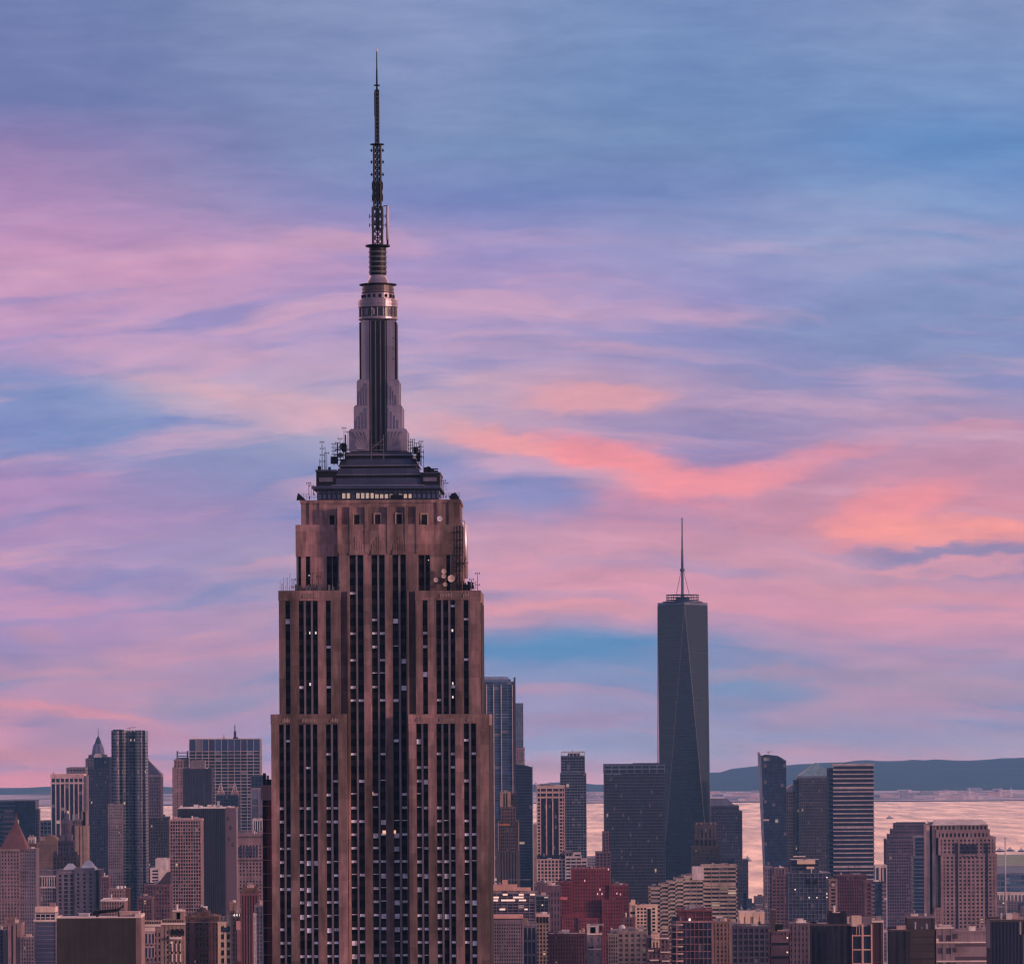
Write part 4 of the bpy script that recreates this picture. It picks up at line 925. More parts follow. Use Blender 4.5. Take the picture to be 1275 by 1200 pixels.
def municipal():
    b = B('domed_civic_tower', 'grey colonnaded civic building with two white roofs and a tiered cupola tower', 88, 4350.)
    m = b.m
    b.block(50, 70.5, 1084, wallm=LAV, gc=INK, bay=3.0, fl=5, pier=.45, span=.4, depth=30, top=4)
    b.block(70.7, 93.5, 1083, wallm=LAV, gc=INK, bay=7, fl=5, pier=.42, span=.3, depth=34, y0=-1.5, top=4, name='glazed_wing')
    b.block(93.7, 117, 1081, wallm=LAV, gc=INK, bay=8, fl=5, pier=.62, span=.4, depth=34, y0=-3, top=4, name='glazed_wing')
    b.block(117.2, 125.5, 1083, wallm=PINKS, gc=INK, bay=8, fl=30, pier=.85, span=.2, depth=30, name='end_wing')
    for px in range(52, 70, 3): b.box('column', px, px+1.2, 1092, 1104, WHITEW, y0=-1.4, depth=.9)
    for yy in (1090.6, 1104.4): b.box('entablature', 49.6, 70.6, yy-.8, yy+.8, WHITEW, y0=-1.7, depth=1.4)
    for (p0, p1, yb, yt) in ((76, 97, 1080.6, 1075), (98, 120, 1078.5, 1071.5)):
        x0, x1, z0, z1 = b.ext(p0, p1, yb); MB().frus(x0, x1, -2, 22, z1-3.5, (x0+x1)/2-2, (x0+x1)/2+2, 9, 11, b.Z(yt)).make('white_roof', wall('white_hip_roof', (.88,.78,.68), .7, .1), b.root)
        b.mast((p0+p1)/2, yt, yt-4, .3, y=10)
    b.D = 4375.; m = b.m = b.D/F; X = b.X(80.8, 1040); yc = 39
    b.block(66, 95, 1066, 1084, wallm=BROWN, gc=INK, bay=4, fl=5, pier=.5, span=.4, y0=28, depth=22, name='tower_base')
    b.block(71.5, 90.5, 1047, 1066.2, wallm=PURP, gc=INK, bay=3.2, fl=6.4, pier=.5, span=.25, y0=31, depth=16, name='tower_stage', blind=.2)
    b.block(74, 87.6, 1040.5, 1047.2, wallm=PINKS, gc=INK, bay=14, fl=8, pier=.7, span=.6, y0=33, depth=12, name='tower_stage')
    MB().lathe([(6.2*m,b.Z(1041)),(6.2*m,b.Z(1039.5)),(5.6*m,b.Z(1039)),(5.6*m,b.Z(1027)),(6.4*m,b.Z(1026.4)),(6.4*m,b.Z(1024.5)),(5.4*m,b.Z(1022))], X, yc, 16).make('cupola_drum', wall('cupola_stone', (.22,.15,.17)), b.root)
    for k in range(12): a = 2*math.pi*k/12; MB().tube([(X+6*m*math.cos(a), yc+6*m*math.sin(a), b.Z(1039)), (X+6*m*math.cos(a), yc+6*m*math.sin(a), b.Z(1026.5))], .4*m, 6).make('cupola_column', PINKS, b.root)
    MB().lathe([(5.0*m,b.Z(1022)),(4.4*m,b.Z(1020)),(2.6*m,b.Z(1018.6)),(2.4*m,b.Z(1013)),(1.4*m,b.Z(1011.6)),(.5*m,b.Z(1008)),(.15*m,b.Z(1003.6))], X, yc, 14).make('cupola_lantern', LAV, b.root)
    for px in (68, 93.5): b.box('corner_turret', px-1.8, px+1.8, 1060, 1066.4, BROWN, y0=29, depth=5)
municipal()
b = B('brick_tower', 'purple brown tower with a pale topped corner, right of the domed cupola', 97, 4750.)
b.block(88, 103, 1021, wallm=PURP, gc=INK, bay=3, fl=4, pier=.5, span=.5, depth=26); b.block(94, 109, 1028, wallm=TAN, gc=INK, bay=6, fl=4, pier=.7, span=.4, y0=-4, depth=22, name='front_wing')
b.block(102, 107.6, 1010, 1028, wallm=TAN, gc=INK, bay=6, fl=9, pier=.7, span=.6, depth=9, name='stair_tower'); b.unit(90, 96, 1014, 1021)

# ---------------- the middle distance, left
b = B('columned_slab', 'grey pink building with a comb of fins on its cornice beside the red flank', 308, 3800.)
b.block(293, 330, 1039, wallm=PINKS, gc=INK, bay=4.2, fl=4.4, pier=.5, span=.45, depth=24, top=11)
for k in range(14): b.box('roof_fin', 293.6+k*2.2, 294.6+k*2.2, 1033, 1039.2, LAV, y0=-.6, depth=1)
for k in range(8): b.box('tall_window', 296.5+k*3.2, 298.2+k*3.2, 1054, 1067, DBLUE, y0=-.6, depth=.3)
b.box('string_course', 292.6, 330, 1041, 1042.5, DSTONE, y0=-1, depth=.6); b.box('string_course', 292.6, 330, 1070, 1071.5, DSTONE, y0=-1, depth=.6)

b = B('dark_box_tower', 'large dark windowless block with a purple flank and cluttered white roof', 255, 3600.)
b.block(222.3, 280, 1006, wallm=wall('ribbed_navy_panel', (.034,.032,.048), .7, .3, .1), gc=(.016,.016,.026), bay=2.3, fl=80, pier=.5, span=0, depth=16, proud=.25, roof=PALE, blind=0, lit=0)
b.block(280.2, 294, 1006, wallm=None, gc=(.15,.10,.12), bay=40, fl=70, y0=2, depth=20, blind=0, var=.1, lit=0, roof=PINKS, name='flank_wall')
for p0, p1, h in ((224,226.5,3.5),(241,246,4.5),(248,252,3.2),(265,268,4),(270,273,9),(274,276,3.6),(283,287,3)): b.unit(p0, p1, 1006-h, 1005, y=3, mat=WHITE if h < 5 else None)
for px, yy in ((284,1020),(287,1031),(285,1045),(290,1052)): b.box('stain_patch', px-1.8, px+1.4, yy-3, yy+2, wall('flank_stain', (.075,.05,.065)), y0=1.9, depth=.08)

b = B('egg_crate_tower', 'pinkish tower with a dense egg crate grid of small windows', 231, 3200.)
b.block(211.8, 249.8, 1021, wallm=wall('egg_crate', (.36,.24,.235)), gc=(.008,.008,.014), bay=3.17, fl=4.35, pier=.24, span=.30, depth=22, proud=.5, blind=.15, var=.6)

b = B('stepped_white_block', 'small stepped white block left of the egg crate tower', 200, 3500.)
b.block(194, 210, 1070, wallm=WHITEW, gc=INK, bay=8, fl=60, pier=.75, span=.05, depth=16); b.block(188, 199.2, 1081, wallm=WHITEW, gc=INK, bay=9, fl=4, pier=.35, span=.45, y0=-4, depth=14, name='lower_step')

b = B('mansard_building', 'brown windowed building with a sloping dark roof left of the egg crate tower', 196, 3000.)
b.block(180, 211.4, 1102, wallm=PURP, gc=INK, bay=3.6, fl=4.7, pier=.4, span=.42, depth=20, blind=.2)
x0, x1, z0, z1 = b.ext(193, 212, 1102); MB().frus(x0, x1, 0, 18, z1-1, b.X(207, 1086), x1, 5, 16, b.Z(1086)).make('mansard_roof', wall('mansard_slate', (.05,.04,.055)), b.root)
b = B('brick_block', 'dark brick block with a small roof hut below the rippled tower', 181, 2900.)
b.block(172, 189, 1118, wallm=PURP, gc=INK, bay=3.4, fl=4.4, pier=.4, span=.4, depth=16, blind=.15); b.unit(181, 187, 1115, 1118, mat=LAV); b.mast(173, 1118, 1097, .3, arms=3)

b = B('tank_roof_building', 'pink windowed building with three white water tanks on its roof', 146, 3000.)
b.block(135.5, 155.2, 1107, wallm=PINKS, gc=INK, bay=3.3, fl=4.5, pier=.55, span=.45, depth=16, blind=.03); b.block(155.4, 161, 1106, wallm=BROWN, gc=INK, bay=3, fl=4.5, pier=.6, span=.5, y0=1, depth=14, name='side_wing')
for px, w in ((146,4.2),(150.6,3.8),(155,2.6)): b.tank(px, 1107.3, 5, w, y=3, mat=WHITE)
b = B('low_pink_building', 'low pink building with a white roof strip behind the blank brown box', 139, 2700.)
b.block(126, 155, 1121, wallm=PINKS, gc=INK, bay=3.4, fl=5, pier=.5, span=.4, depth=18, roof=PALE); b.unit(129, 137, 1118.6, 1121, mat=WHITE)
b = B('grey_block', 'narrow grey block between the civic building and the rippled tower', 129, 3900.)
b.block(125.6, 135.2, 1092, wallm=PURP, gc=INK, bay=3, fl=4.4, pier=.5, span=.5, depth=20)

b = B('blank_brown_box', 'large blank dark brown box with a bright parapet at the bottom', 120, 1700.)
x0, x1, z0, z1 = b.ext(70.5, 169, 1142)
MB().box(x0, x1, 0, 17, -1, z1-.25).make('blank_wall', wall('stained_dark_render', (.046,.041,.037), .92, .28, .16, streak=.75), b.root)
MB().box(x1+.01, x1+1.9, .3, 17, -1, z1-.2).make('side_pier', PINKS, b.root)
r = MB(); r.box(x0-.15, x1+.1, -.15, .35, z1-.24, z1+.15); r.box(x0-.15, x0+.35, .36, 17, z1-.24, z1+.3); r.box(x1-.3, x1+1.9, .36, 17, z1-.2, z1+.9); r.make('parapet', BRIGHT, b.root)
MB().box(x0+.4, x1-.4, .4, 16.6, z1-.24, z1-.05).make('roof', PALE, b.root)
b.unit(147, 171, 1135.5, 1141, y=8, depth=5, mat=wall('pink_roof_hut', (.55,.38,.35))); b.unit(95, 108, 1138, 1141.5, y=9, mat=PALE)
mb = MB(); xa, za = b.p(116, 1137); xb, zb = b.p(146, 1133); xc, zc = b.p(152, 1128)
mb.tube([(xa, 4, za+.3), (xb, 4, zb), (xc, 4, zc)], [.75, .5, .3], 8); mb.tube([(xa+1.2, 4, za-2.2), (xa+1, 4, za)], .45, 6); mb.tube([(xb, 4, zb), (xb+.3, 4, z1-.1)], .3, 6); mb.box(xa-.4, xa+2, 3.2, 4.8, za-.8, za+.7); mb.lathe([(.1,zc-.5),(.5,zc),(.1,zc+.5)], xc, 4, 8)
mb.make('window_washing_rig', BLACK, b.root)

b = B('glazed_office_block', 'glass office block with pale floor lines and a white penthouse, left of the blank box', 56, 2200.)
b.block(43.2, 69.8, 1146, wallm=LAV, gc=(.06,.07,.12), bay=22, fl=5.4, pier=.06, span=.16, depth=16, proud=.4, var=.4, blind=.12, top=1.2, roof=BRIGHT)
b.block(44, 68.2, 1137, 1146.2, wallm=WHITEW, gc=NAVY, bay=5.8, fl=4.6, pier=.13, span=.25, y0=1.5, depth=12, name='penthouse', roof=False)
b.box('penthouse_slab', 43.2, 68.8, 1129, 1135.6, wall('peach_slab', (.70,.50,.42)), y0=1, depth=13); b.box('penthouse_base', 44, 68.2, 1135.62, 1137, DBLUE, y0=2, depth=11)
b.box('stair_hut', 61, 67.5, 1124, 1129.1, PINKS, y0=3, depth=4)
b = B('set_back_tower', 'dim pink setback tower in the bottom left corner', 22, 2600.)
b.block(4, 26, 1150, wallm=PINKS, gc=INK, bay=8.5, fl=90, pier=.7, span=.02, depth=16); b.block(26.2, 42, 1167, wallm=LAV, gc=INK, bay=3.4, fl=4.6, pier=.5, span=.5, y0=-1, depth=16, name='side_wing')
b.block(7, 17, 1144, 1150.2, wallm=PINKS, gc=INK, bay=5, fl=8, pier=.7, span=.5, y0=2, depth=8, name='penthouse')
b = B('dark_block', 'sliver of a dark blue block at the extreme lower left', 1, 2300.)
b.block(-14, 4, 1158, wallm=DBLUE, gc=NAVY, bay=5, fl=5, pier=.2, span=.2, depth=14)

def ornate(name, label, px0, px1, ytop, D, big):
    b = B(name, label, (px0+px1)/2, D); m = b.m
    b.block(px0, px1, ytop+4, wallm=PINKS if big else TAN, gc=INK, bay=5 if big else 4.6, fl=7.6 if big else 6.2, pier=.5, span=.38, depth=16, blind=.15, top=5)
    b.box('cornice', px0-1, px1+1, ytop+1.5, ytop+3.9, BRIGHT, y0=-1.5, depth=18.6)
    b.box('attic', px0+.4, px1-.4, ytop-2.5, ytop+1.48, TAN, y0=0, depth=15)
    for k in range(int((px1-px0)/3)): b.box('attic_window', px0+1.5+k*3, px0+2.9+k*3, ytop-1.8, ytop+.6, DARKP, y0=-.2, depth=.3)
    return b
b = ornate('ornate_loft_building', 'pale ornate loft building with tall panelled bays right of the blank box', 176, 201, 1149, 2300., True)
for j in range(2):
    b.box('bay_panel', 179, 193, 1160+j*17.5, 1175+j*17.5, wall('bay_panel_stone', (.46,.33,.32)), y0=-.7, depth=.35)
    for k in range(3): b.box('panel_window', 181.5+k*4.2, 183.6+k*4.2, 1162+j*17.5, 1174+j*17.5, DBLUE, y0=-.85, depth=.2)
b.box('pale_panel', 177.5, 193, 1154, 1159, BRIGHT, y0=-.9, depth=.5)
b = ornate('ornate_loft_building', 'cream ornate loft building with arched windows under a square lantern', 201.4, 231, 1147, 2150., False)
b.block(215, 228, 1135, 1145, wallm=TAN, gc=INK, bay=13, fl=9, pier=.62, span=.5, y0=3, depth=6, name='lantern')
b.box('lantern_cap', 214, 229, 1133.4, 1134.8, BRIGHT, y0=2.4, depth=7.2)
for px in (215.4, 221.4, 227):
    x, z = b.p(px, 1158); MB().box(x-.8, x+.8, -.75, -.5, z-2.2, z).lathe([(.02, z-.1), (.8, z-.05), (.55, z+.55), (.02, z+.8)], x, -.6, 10).make('arched_window', DARKP, b.root)
b.box('awning', 211.5, 226, 1166, 1168.5, BRIGHT, y0=-3, depth=3)
for k in range(3):
    for j in range(2): b.box('pilaster', 214+k*5, 215.4+k*5, 1174+j*13, 1184+j*13, BRIGHT, y0=-.9, depth=.5)

b = B('turreted_brick_building', 'dark brown brick building with a domed corner turret below the dark box', 252, 2000.)
b.block(232, 271.5, 1142, wallm=BROWN, gc=INK, bay=4, fl=6.6, pier=.5, span=.45, depth=15, blind=.12, top=3, lit=.015)
b.block(244.5, 259, 1136, 1142.2, wallm=BROWN, gc=INK, bay=5, fl=6, pier=.6, span=.5, y0=1.5, depth=6, name='turret')
x, z = b.p(251.5, 1136); m = b.m
MB().lathe([(7*m,z),(6.8*m,z+1.2*m),(5*m,z+4.4*m),(2.4*m,z+6.4*m),(.3,z+7.4*m)], x, 4.5, 16).make('turret_dome', DSTONE, b.root)
b.box('dome_vent', 252.2, 256.4, 1128, 1130, WHITE, y0=2.5, depth=2)
for px in (235, 265): b.unit(px-2.4, px+2.4, 1138, 1142, mat=PINKS)
for px in (239.5, 262.5): b.box('bay_strip', px-3, px+3, 1144.5, 1210, wall('rosy_brick', (.19,.10,.095)), y0=-.62, depth=.3)
b.box('string_course', 231.6, 271.9, 1147, 1148.2, TAN, y0=-.8, depth=.6); b.box('string_course', 231.6, 271.9, 1165, 1166.2, BROWN, y0=-.8, depth=.6)

b = B('numbered_block', 'stepped pale block with a bell tower and a black 481 sign', 288, 1980.)
b.block(272.4, 289, 1149, wallm=CREAM, gc=INK, bay=8, fl=10, pier=.4, span=.35, depth=14, blind=.2); b.block(289.2, 301, 1141.5, wallm=DSTONE, gc=INK, bay=4, fl=6, pier=.45, span=.4, y0=-1, depth=14, name='side_wing', blind=.15)
b.box('rose_panel', 294.4, 301, 1146, 1157, wall('rose_panel', (.50,.26,.24)), y0=-1.7, depth=.6); b.box('rose_panel', 295, 301, 1157.2, 1196, wall('dull_rose', (.22,.11,.13)), y0=-1.6, depth=.5)
b.block(286.5, 294.2, 1125, 1143, wallm=TAN, gc=INK, bay=8, fl=10, pier=.68, span=.5, y0=2.5, depth=4.5, name='bell_tower')
x, z = b.p(290.4, 1125); m = b.m; MB().lathe([(3.4*m,z),(3.4*m,z+1*m),(2.6*m,z+1.2*m),(2.6*m,z+2.6*m),(3*m,z+2.8*m),(1.6*m,z+4.2*m),(.1,z+4.8*m)], x, 4.6, 12).make('bell_cap', BRIGHT, b.root)
b.block(283.5, 289, 1140, 1149.2, wallm=CREAM, gc=INK, bay=6, fl=6, pier=.6, span=.5, y0=1, depth=5, name='stair_hut')
sg = b.box('sign_board', 290.2, 299.8, 1136.5, 1141.4, BLACK, y0=-1.2, depth=.4)
def text(body, px, py, hpx, b, mat, y, parent, name='sign_numeral'):
    cu = bpy.data.curves.new(name, 'FONT'); cu.body = body; cu.size = hpx*b.m*1.42; cu.extrude = .03; cu.align_x = 'CENTER'; cu.space_character = 1.2
    t = bpy.data.objects.new('sign_text_source', cu); COL.objects.link(t)
    dg = bpy.context.evaluated_depsgraph_get(); me = bpy.data.meshes.new_from_object(t.evaluated_get(dg)); bpy.data.objects.remove(t)
    o = bpy.data.objects.new(name, me); COL.objects.link(o); me.materials.clear(); me.materials.append(mat)
    x, z = b.p(px, py); o.location = (x, y, z); o.rotation_euler = (math.pi/2, 0, 0); o.parent = parent
text('481', 295.0, 1140.8, 3.9, b, lamp('sign_white', (1,.95,.9), .75), -1.26, sg)
for k in range(4): b.unit(277.5+k*2.6, 279.4+k*2.6, 1147, 1149, y=2+k*.7, mat=WHITE)
b.box('shadow_window', 277, 285, 1154, 1160, DBLUE, y0=-.6, depth=.3)

b = B('striped_brick_tower', 'tall brown tower of narrow vertical stripes against the red flank', 310, 1900.)
b.block(300.6, 320.6, 1113.5, wallm=wall('wine_brick', (.17,.075,.085)), gc=(.035,.025,.035), bay=3.3, fl=90, pier=.55, span=.0, depth=12, proud=.4)
b.block(302, 319, 1106.5, 1113.6, wallm=BROWN, gc=(.16,.10,.10), bay=17, fl=10, pier=.2, span=.3, y0=1, depth=9, name='penthouse')
b.mast(318.5, 1106, 1124, .3)
b = B('glass_infill', 'narrow blue glass building squeezed between striped tower and red flank', 321, 1850.)
b.block(318, 327, 1128, wallm=LAV, gc=(.08,.11,.17), bay=4, fl=5, pier=.15, span=.2, depth=10, y0=0); b.block(316.8, 318, 1138, wallm=WHITEW, gc=INK, bay=3, fl=10, pier=.3, span=.3, y0=-.5, depth=6, name='white_edge')

# ---------------- right of the great tower: far towers
b = B('glass_fin_tower', 'tall blue glass tower with four pale vertical fins beside the great stone tower', 622, 4600., 'skyscraper')
b.block(586, 641, 848.5, wallm=BMULL, gc=BLUEG, bay=55/6.0, fl=3.4, pier=.04, span=.10, depth=32, proud=.3, blind=.03, lit=.004, roof=False)
for px in (605.8, 614.6, 624, 638): b.box('fin', px-.55, px+.55, 852.5, 1130, MULL, y0=-1.3, depth=1.2)
b.block(586, 636, 845.5, 848.4, wallm=None, gc=(.10,.15,.26), bay=50, fl=6, y0=1, depth=26, name='crown', roof=False); b.box('crown_lid', 586, 633, 842.4, 845.4, wall('pale_blue_lid', (.22,.27,.38), .4), y0=1.5, depth=25)
b.box('side_fin', 639.4, 641.8, 843, 1130, DBLUE, y0=-1.0, depth=34)
for yy in (889, 893): b.box('lit_floor', 617, 634, yy-.4, yy+.4, wall('pale_floor', (.20,.26,.30)), y0=-.6, depth=.3)
b = B('pale_blue_slab', 'slim pale blue slab rising right behind the finned glass tower', 646, 5300.)
b.block(636, 651, 876, 931, wallm=BMULL, gc=(.11,.16,.24), bay=3, fl=3.4, pier=.2, span=.4, depth=26, blind=.05)
b.block(636, 652, 931.2, wallm=PINKS, gc=(.12,.14,.2), bay=3, fl=3.4, pier=.4, span=.5, depth=26, name='lower_body')
b.mast(653, 955, 930, .4, arms=2); b.unit(650.5, 653.5, 931, 934, mat=PINKS)
b = B('slanted_roof_tower', 'dark indigo tower with a gently slanted roof below the pale blue slab', 653, 5000.)
x0, x1, z0, z1 = b.ext(640, 662.4, 951.5); zr = b.Z(955)
gm = glass(NAVY, 5.2, 3.4, x0, .4, .03, .002)
MB().poly([(x0,-1),(x1,-1),(x1,zr),((x0+x1)/2,z1),(x0,z1)], 0, 30).make('glazed_body', gm, b.root)
for k in range(60): b.box('floor_band', 640, 662.5, 957+k*3.6, 957.7+k*3.6, DBLUE, y0=-.3, depth=.28) if k < 48 else None
b.box('edge_fin', 662.2, 663.2, 954, 1120, BMULL, y0=-.6, depth=31)
b = B('pale_shaft', 'slim pale chimney like shaft left of the white framed tower', 666.5, 5400.)
b.block(664.3, 669, 1027, wallm=TAN, gc=(.3,.22,.18), bay=2.4, fl=5, pier=.6, span=.3, depth=8); b.unit(665, 668, 1024.6, 1027)

b = B('stepped_deco_tower', 'brown stepped tower with a cream box and aerials on top, before the finned glass tower', 633, 3900.)
b.block(623, 635.4, 987, 1004.6, wallm=TAN, gc=(.30,.23,.16), bay=6, fl=18, pier=.8, span=.1, y0=3, depth=12, name='cream_box', blind=0)
b.block(635.6, 642.6, 989, 1004.6, wallm=DBROWN, gc=INK, bay=3, fl=3.6, pier=.4, span=.4, y0=4, depth=10, name='plant_box')
b.block(624, 642, 1004.8, 1021.5, wallm=BROWN, gc=INK, bay=3.4, fl=4.2, pier=.4, span=.45, y0=2, depth=16, name='upper_stage')
b.block(620.4, 646, 1022, 1059, wallm=DSTONE, gc=INK, bay=2.6, fl=4.1, pier=.35, span=.5, depth=20, name='middle_stage')
b.block(618.6, 647, 1059.2, wallm=DSTONE, gc=INK, bay=3.4, fl=60, pier=.6, span=.02, y0=-2, depth=24)
b.box('copper_band', 621.5, 635, 1025, 1027.6, wall('copper_band', (.34,.14,.08)), y0=-.6, depth=.4)
for px in (620.6, 645.6): b.box('edge_pier', px-.5, px+.5, 1023, 1059, TAN, y0=-.7, depth=.5)
for px, t in ((637,979),(640.5,977),(642,983),(626,984)): b.mast(px, 989, t, .3, y=6, arms=2)

b = B('white_framed_tower', 'tower of white edges round three tall dark glass bays, cranes on its roof', 686, 4050.)
b.block(668.3, 703, 979, wallm=None, gc=NAVY, bay=2.5, fl=4.3, depth=28, name='glazed_body', var=.5, roof=MULL)
wm = wall('white_frame', (.50,.36,.32))
for p0, p1 in ((668,669.3),(672.2,673.4),(679.5,680.9),(687.4,688.8),(695.4,696.6),(699.8,700.7),(702.2,703.3)): b.box('pier', p0, p1, 979.6, 1064, wm, y0=-.9, depth=.85)
for y0_, y1_ in ((979.2,981.6),(985,987.4),(991.4,993.4)): b.box('top_band', 667.8, 703.4, y0_, y1_, wm, y0=-.8, depth=.75)
for k in range(16):
    yy = 997.5+k*4.2
    for p0, p1 in ((669.4,672.1),(696.7,699.7),(700.8,702.1)): b.box('spandrel', p0, p1, yy, yy+1.7, wm, y0=-.7, depth=.65)
b.crane(666, 979, 4, 3); b.crane(681, 979, 2, 8, y=5); b.unit(676, 690, 976.6, 979, mat=TAN)
b.block(668.6, 704, 1069.5, wallm=wm, gc=NAVY, bay=4.3, fl=4.4, pier=.36, span=.3, y0=-6, depth=36, name='podium', blind=.04)
b.block(704.2, 723.6, 1066, wallm=wall('white_facing', (0,0,0)), gc=NAVY, bay=5.8, fl=4.2, pier=.16, span=.45, y0=-8, depth=26, name='podium_wing'); b.block(723.8, 730.5, 1070, wallm=WHITEW, gc=NAVY, bay=6, fl=4.2, pier=.2, span=.45, y0=-7, depth=20, name='podium_wing')
b.block(704.6, 712, 1060, 1066.1, wallm=LAV, gc=INK, bay=4, fl=5, pier=.3, span=.3, y0=-2, depth=8, name='plant_room'); b.block(714.5, 723, 1062, 1066.1, wallm=WHITEW, gc=INK, bay=8, fl=5, pier=.2, span=.3, y0=-2, depth=8, name='plant_room')

b = B('open_crown_tower', 'dark blue tower topped by an open white frame, behind the white framed tower', 713, 4800.)
b.block(699, 727.8, 942, 963, wallm=BMULL, gc=NAVY, bay=3.4, fl=3.5, pier=.12, span=.3, y0=1, depth=26, name='upper_body', roof=DBLUE)
b.block(698, 729.6, 963.2, wallm=BMULL, gc=NAVY, bay=3.4, fl=3.5, pier=.12, span=.3, depth=30, blind=.04, lit=.006)
for px in (699.3,702.5,709,713.5,718.5,722,724.8,727.5): b.box('crown_post', px-.45, px+.45, 936.5, 942, MULL, y0=1.0, depth=.9); 
b.box('crown_rail', 698.9, 728, 935.4, 936.6, MULL, y0=.9, depth=1.1); b.box('crown_rail', 698.9, 728, 935.4, 936.6, MULL, y0=25, depth=1.1); b.box('crown_core', 707, 722, 937.5, 942, DBLUE, y0=8, depth=10)
b.mast(713, 937, 933, .4, y=10)

b = B('dark_office_block', 'low dark block between the red brick block and the wide dark slab', 748, 5000.)
b.block(742, 760, 1061, wallm=PURP, gc=NAVY, bay=4, fl=4, pier=.4, span=.3, depth=22); b.block(750.5, 758, 1036, wallm=PURP, gc=NAVY, bay=4, fl=4, pier=.4, span=.3, y0=4, depth=14, name='tower')
b = B('white_block', 'tiny pale windowed block beyond the red brick block by the water', 737, 5600.)
b.block(731.5, 742, 1067, wallm=WHITEW, gc=(.1,.09,.1), bay=2.6, fl=3.4, pier=.5, span=.5, depth=16)

b = B('wide_dark_slab', 'wide dark glass slab tower just left of the tapering glass skyscraper', 790, 5650., 'skyscraper')
b.block(752.2, 827.5, 952, 962, wallm=BMULL, gc=NAVY, bay=9.5, fl=4.6, pier=.12, span=.35, depth=40, y0=.5, name='crown_band', roof=DBLUE)
b.block(752.6, 827.8, 962.2, wallm=wall('slab_mullion', (.075,.068,.082), .5), gc=(.017,.018,.028), bay=2.2, fl=4.05, pier=.12, span=.22, depth=42, proud=.3, blind=.02, lit=.003)
b.box('roof_plant', 788, 822, 949.8, 952.2, DBLUE, y0=6, depth=20); b.mast(819, 950, 947.5, .5)
for p0, p1 in ((752.4, 772), (772.2, 774)): b.box('edge_bay', p0, p1, 963, 964.2, BMULL, y0=-.6, depth=.3)

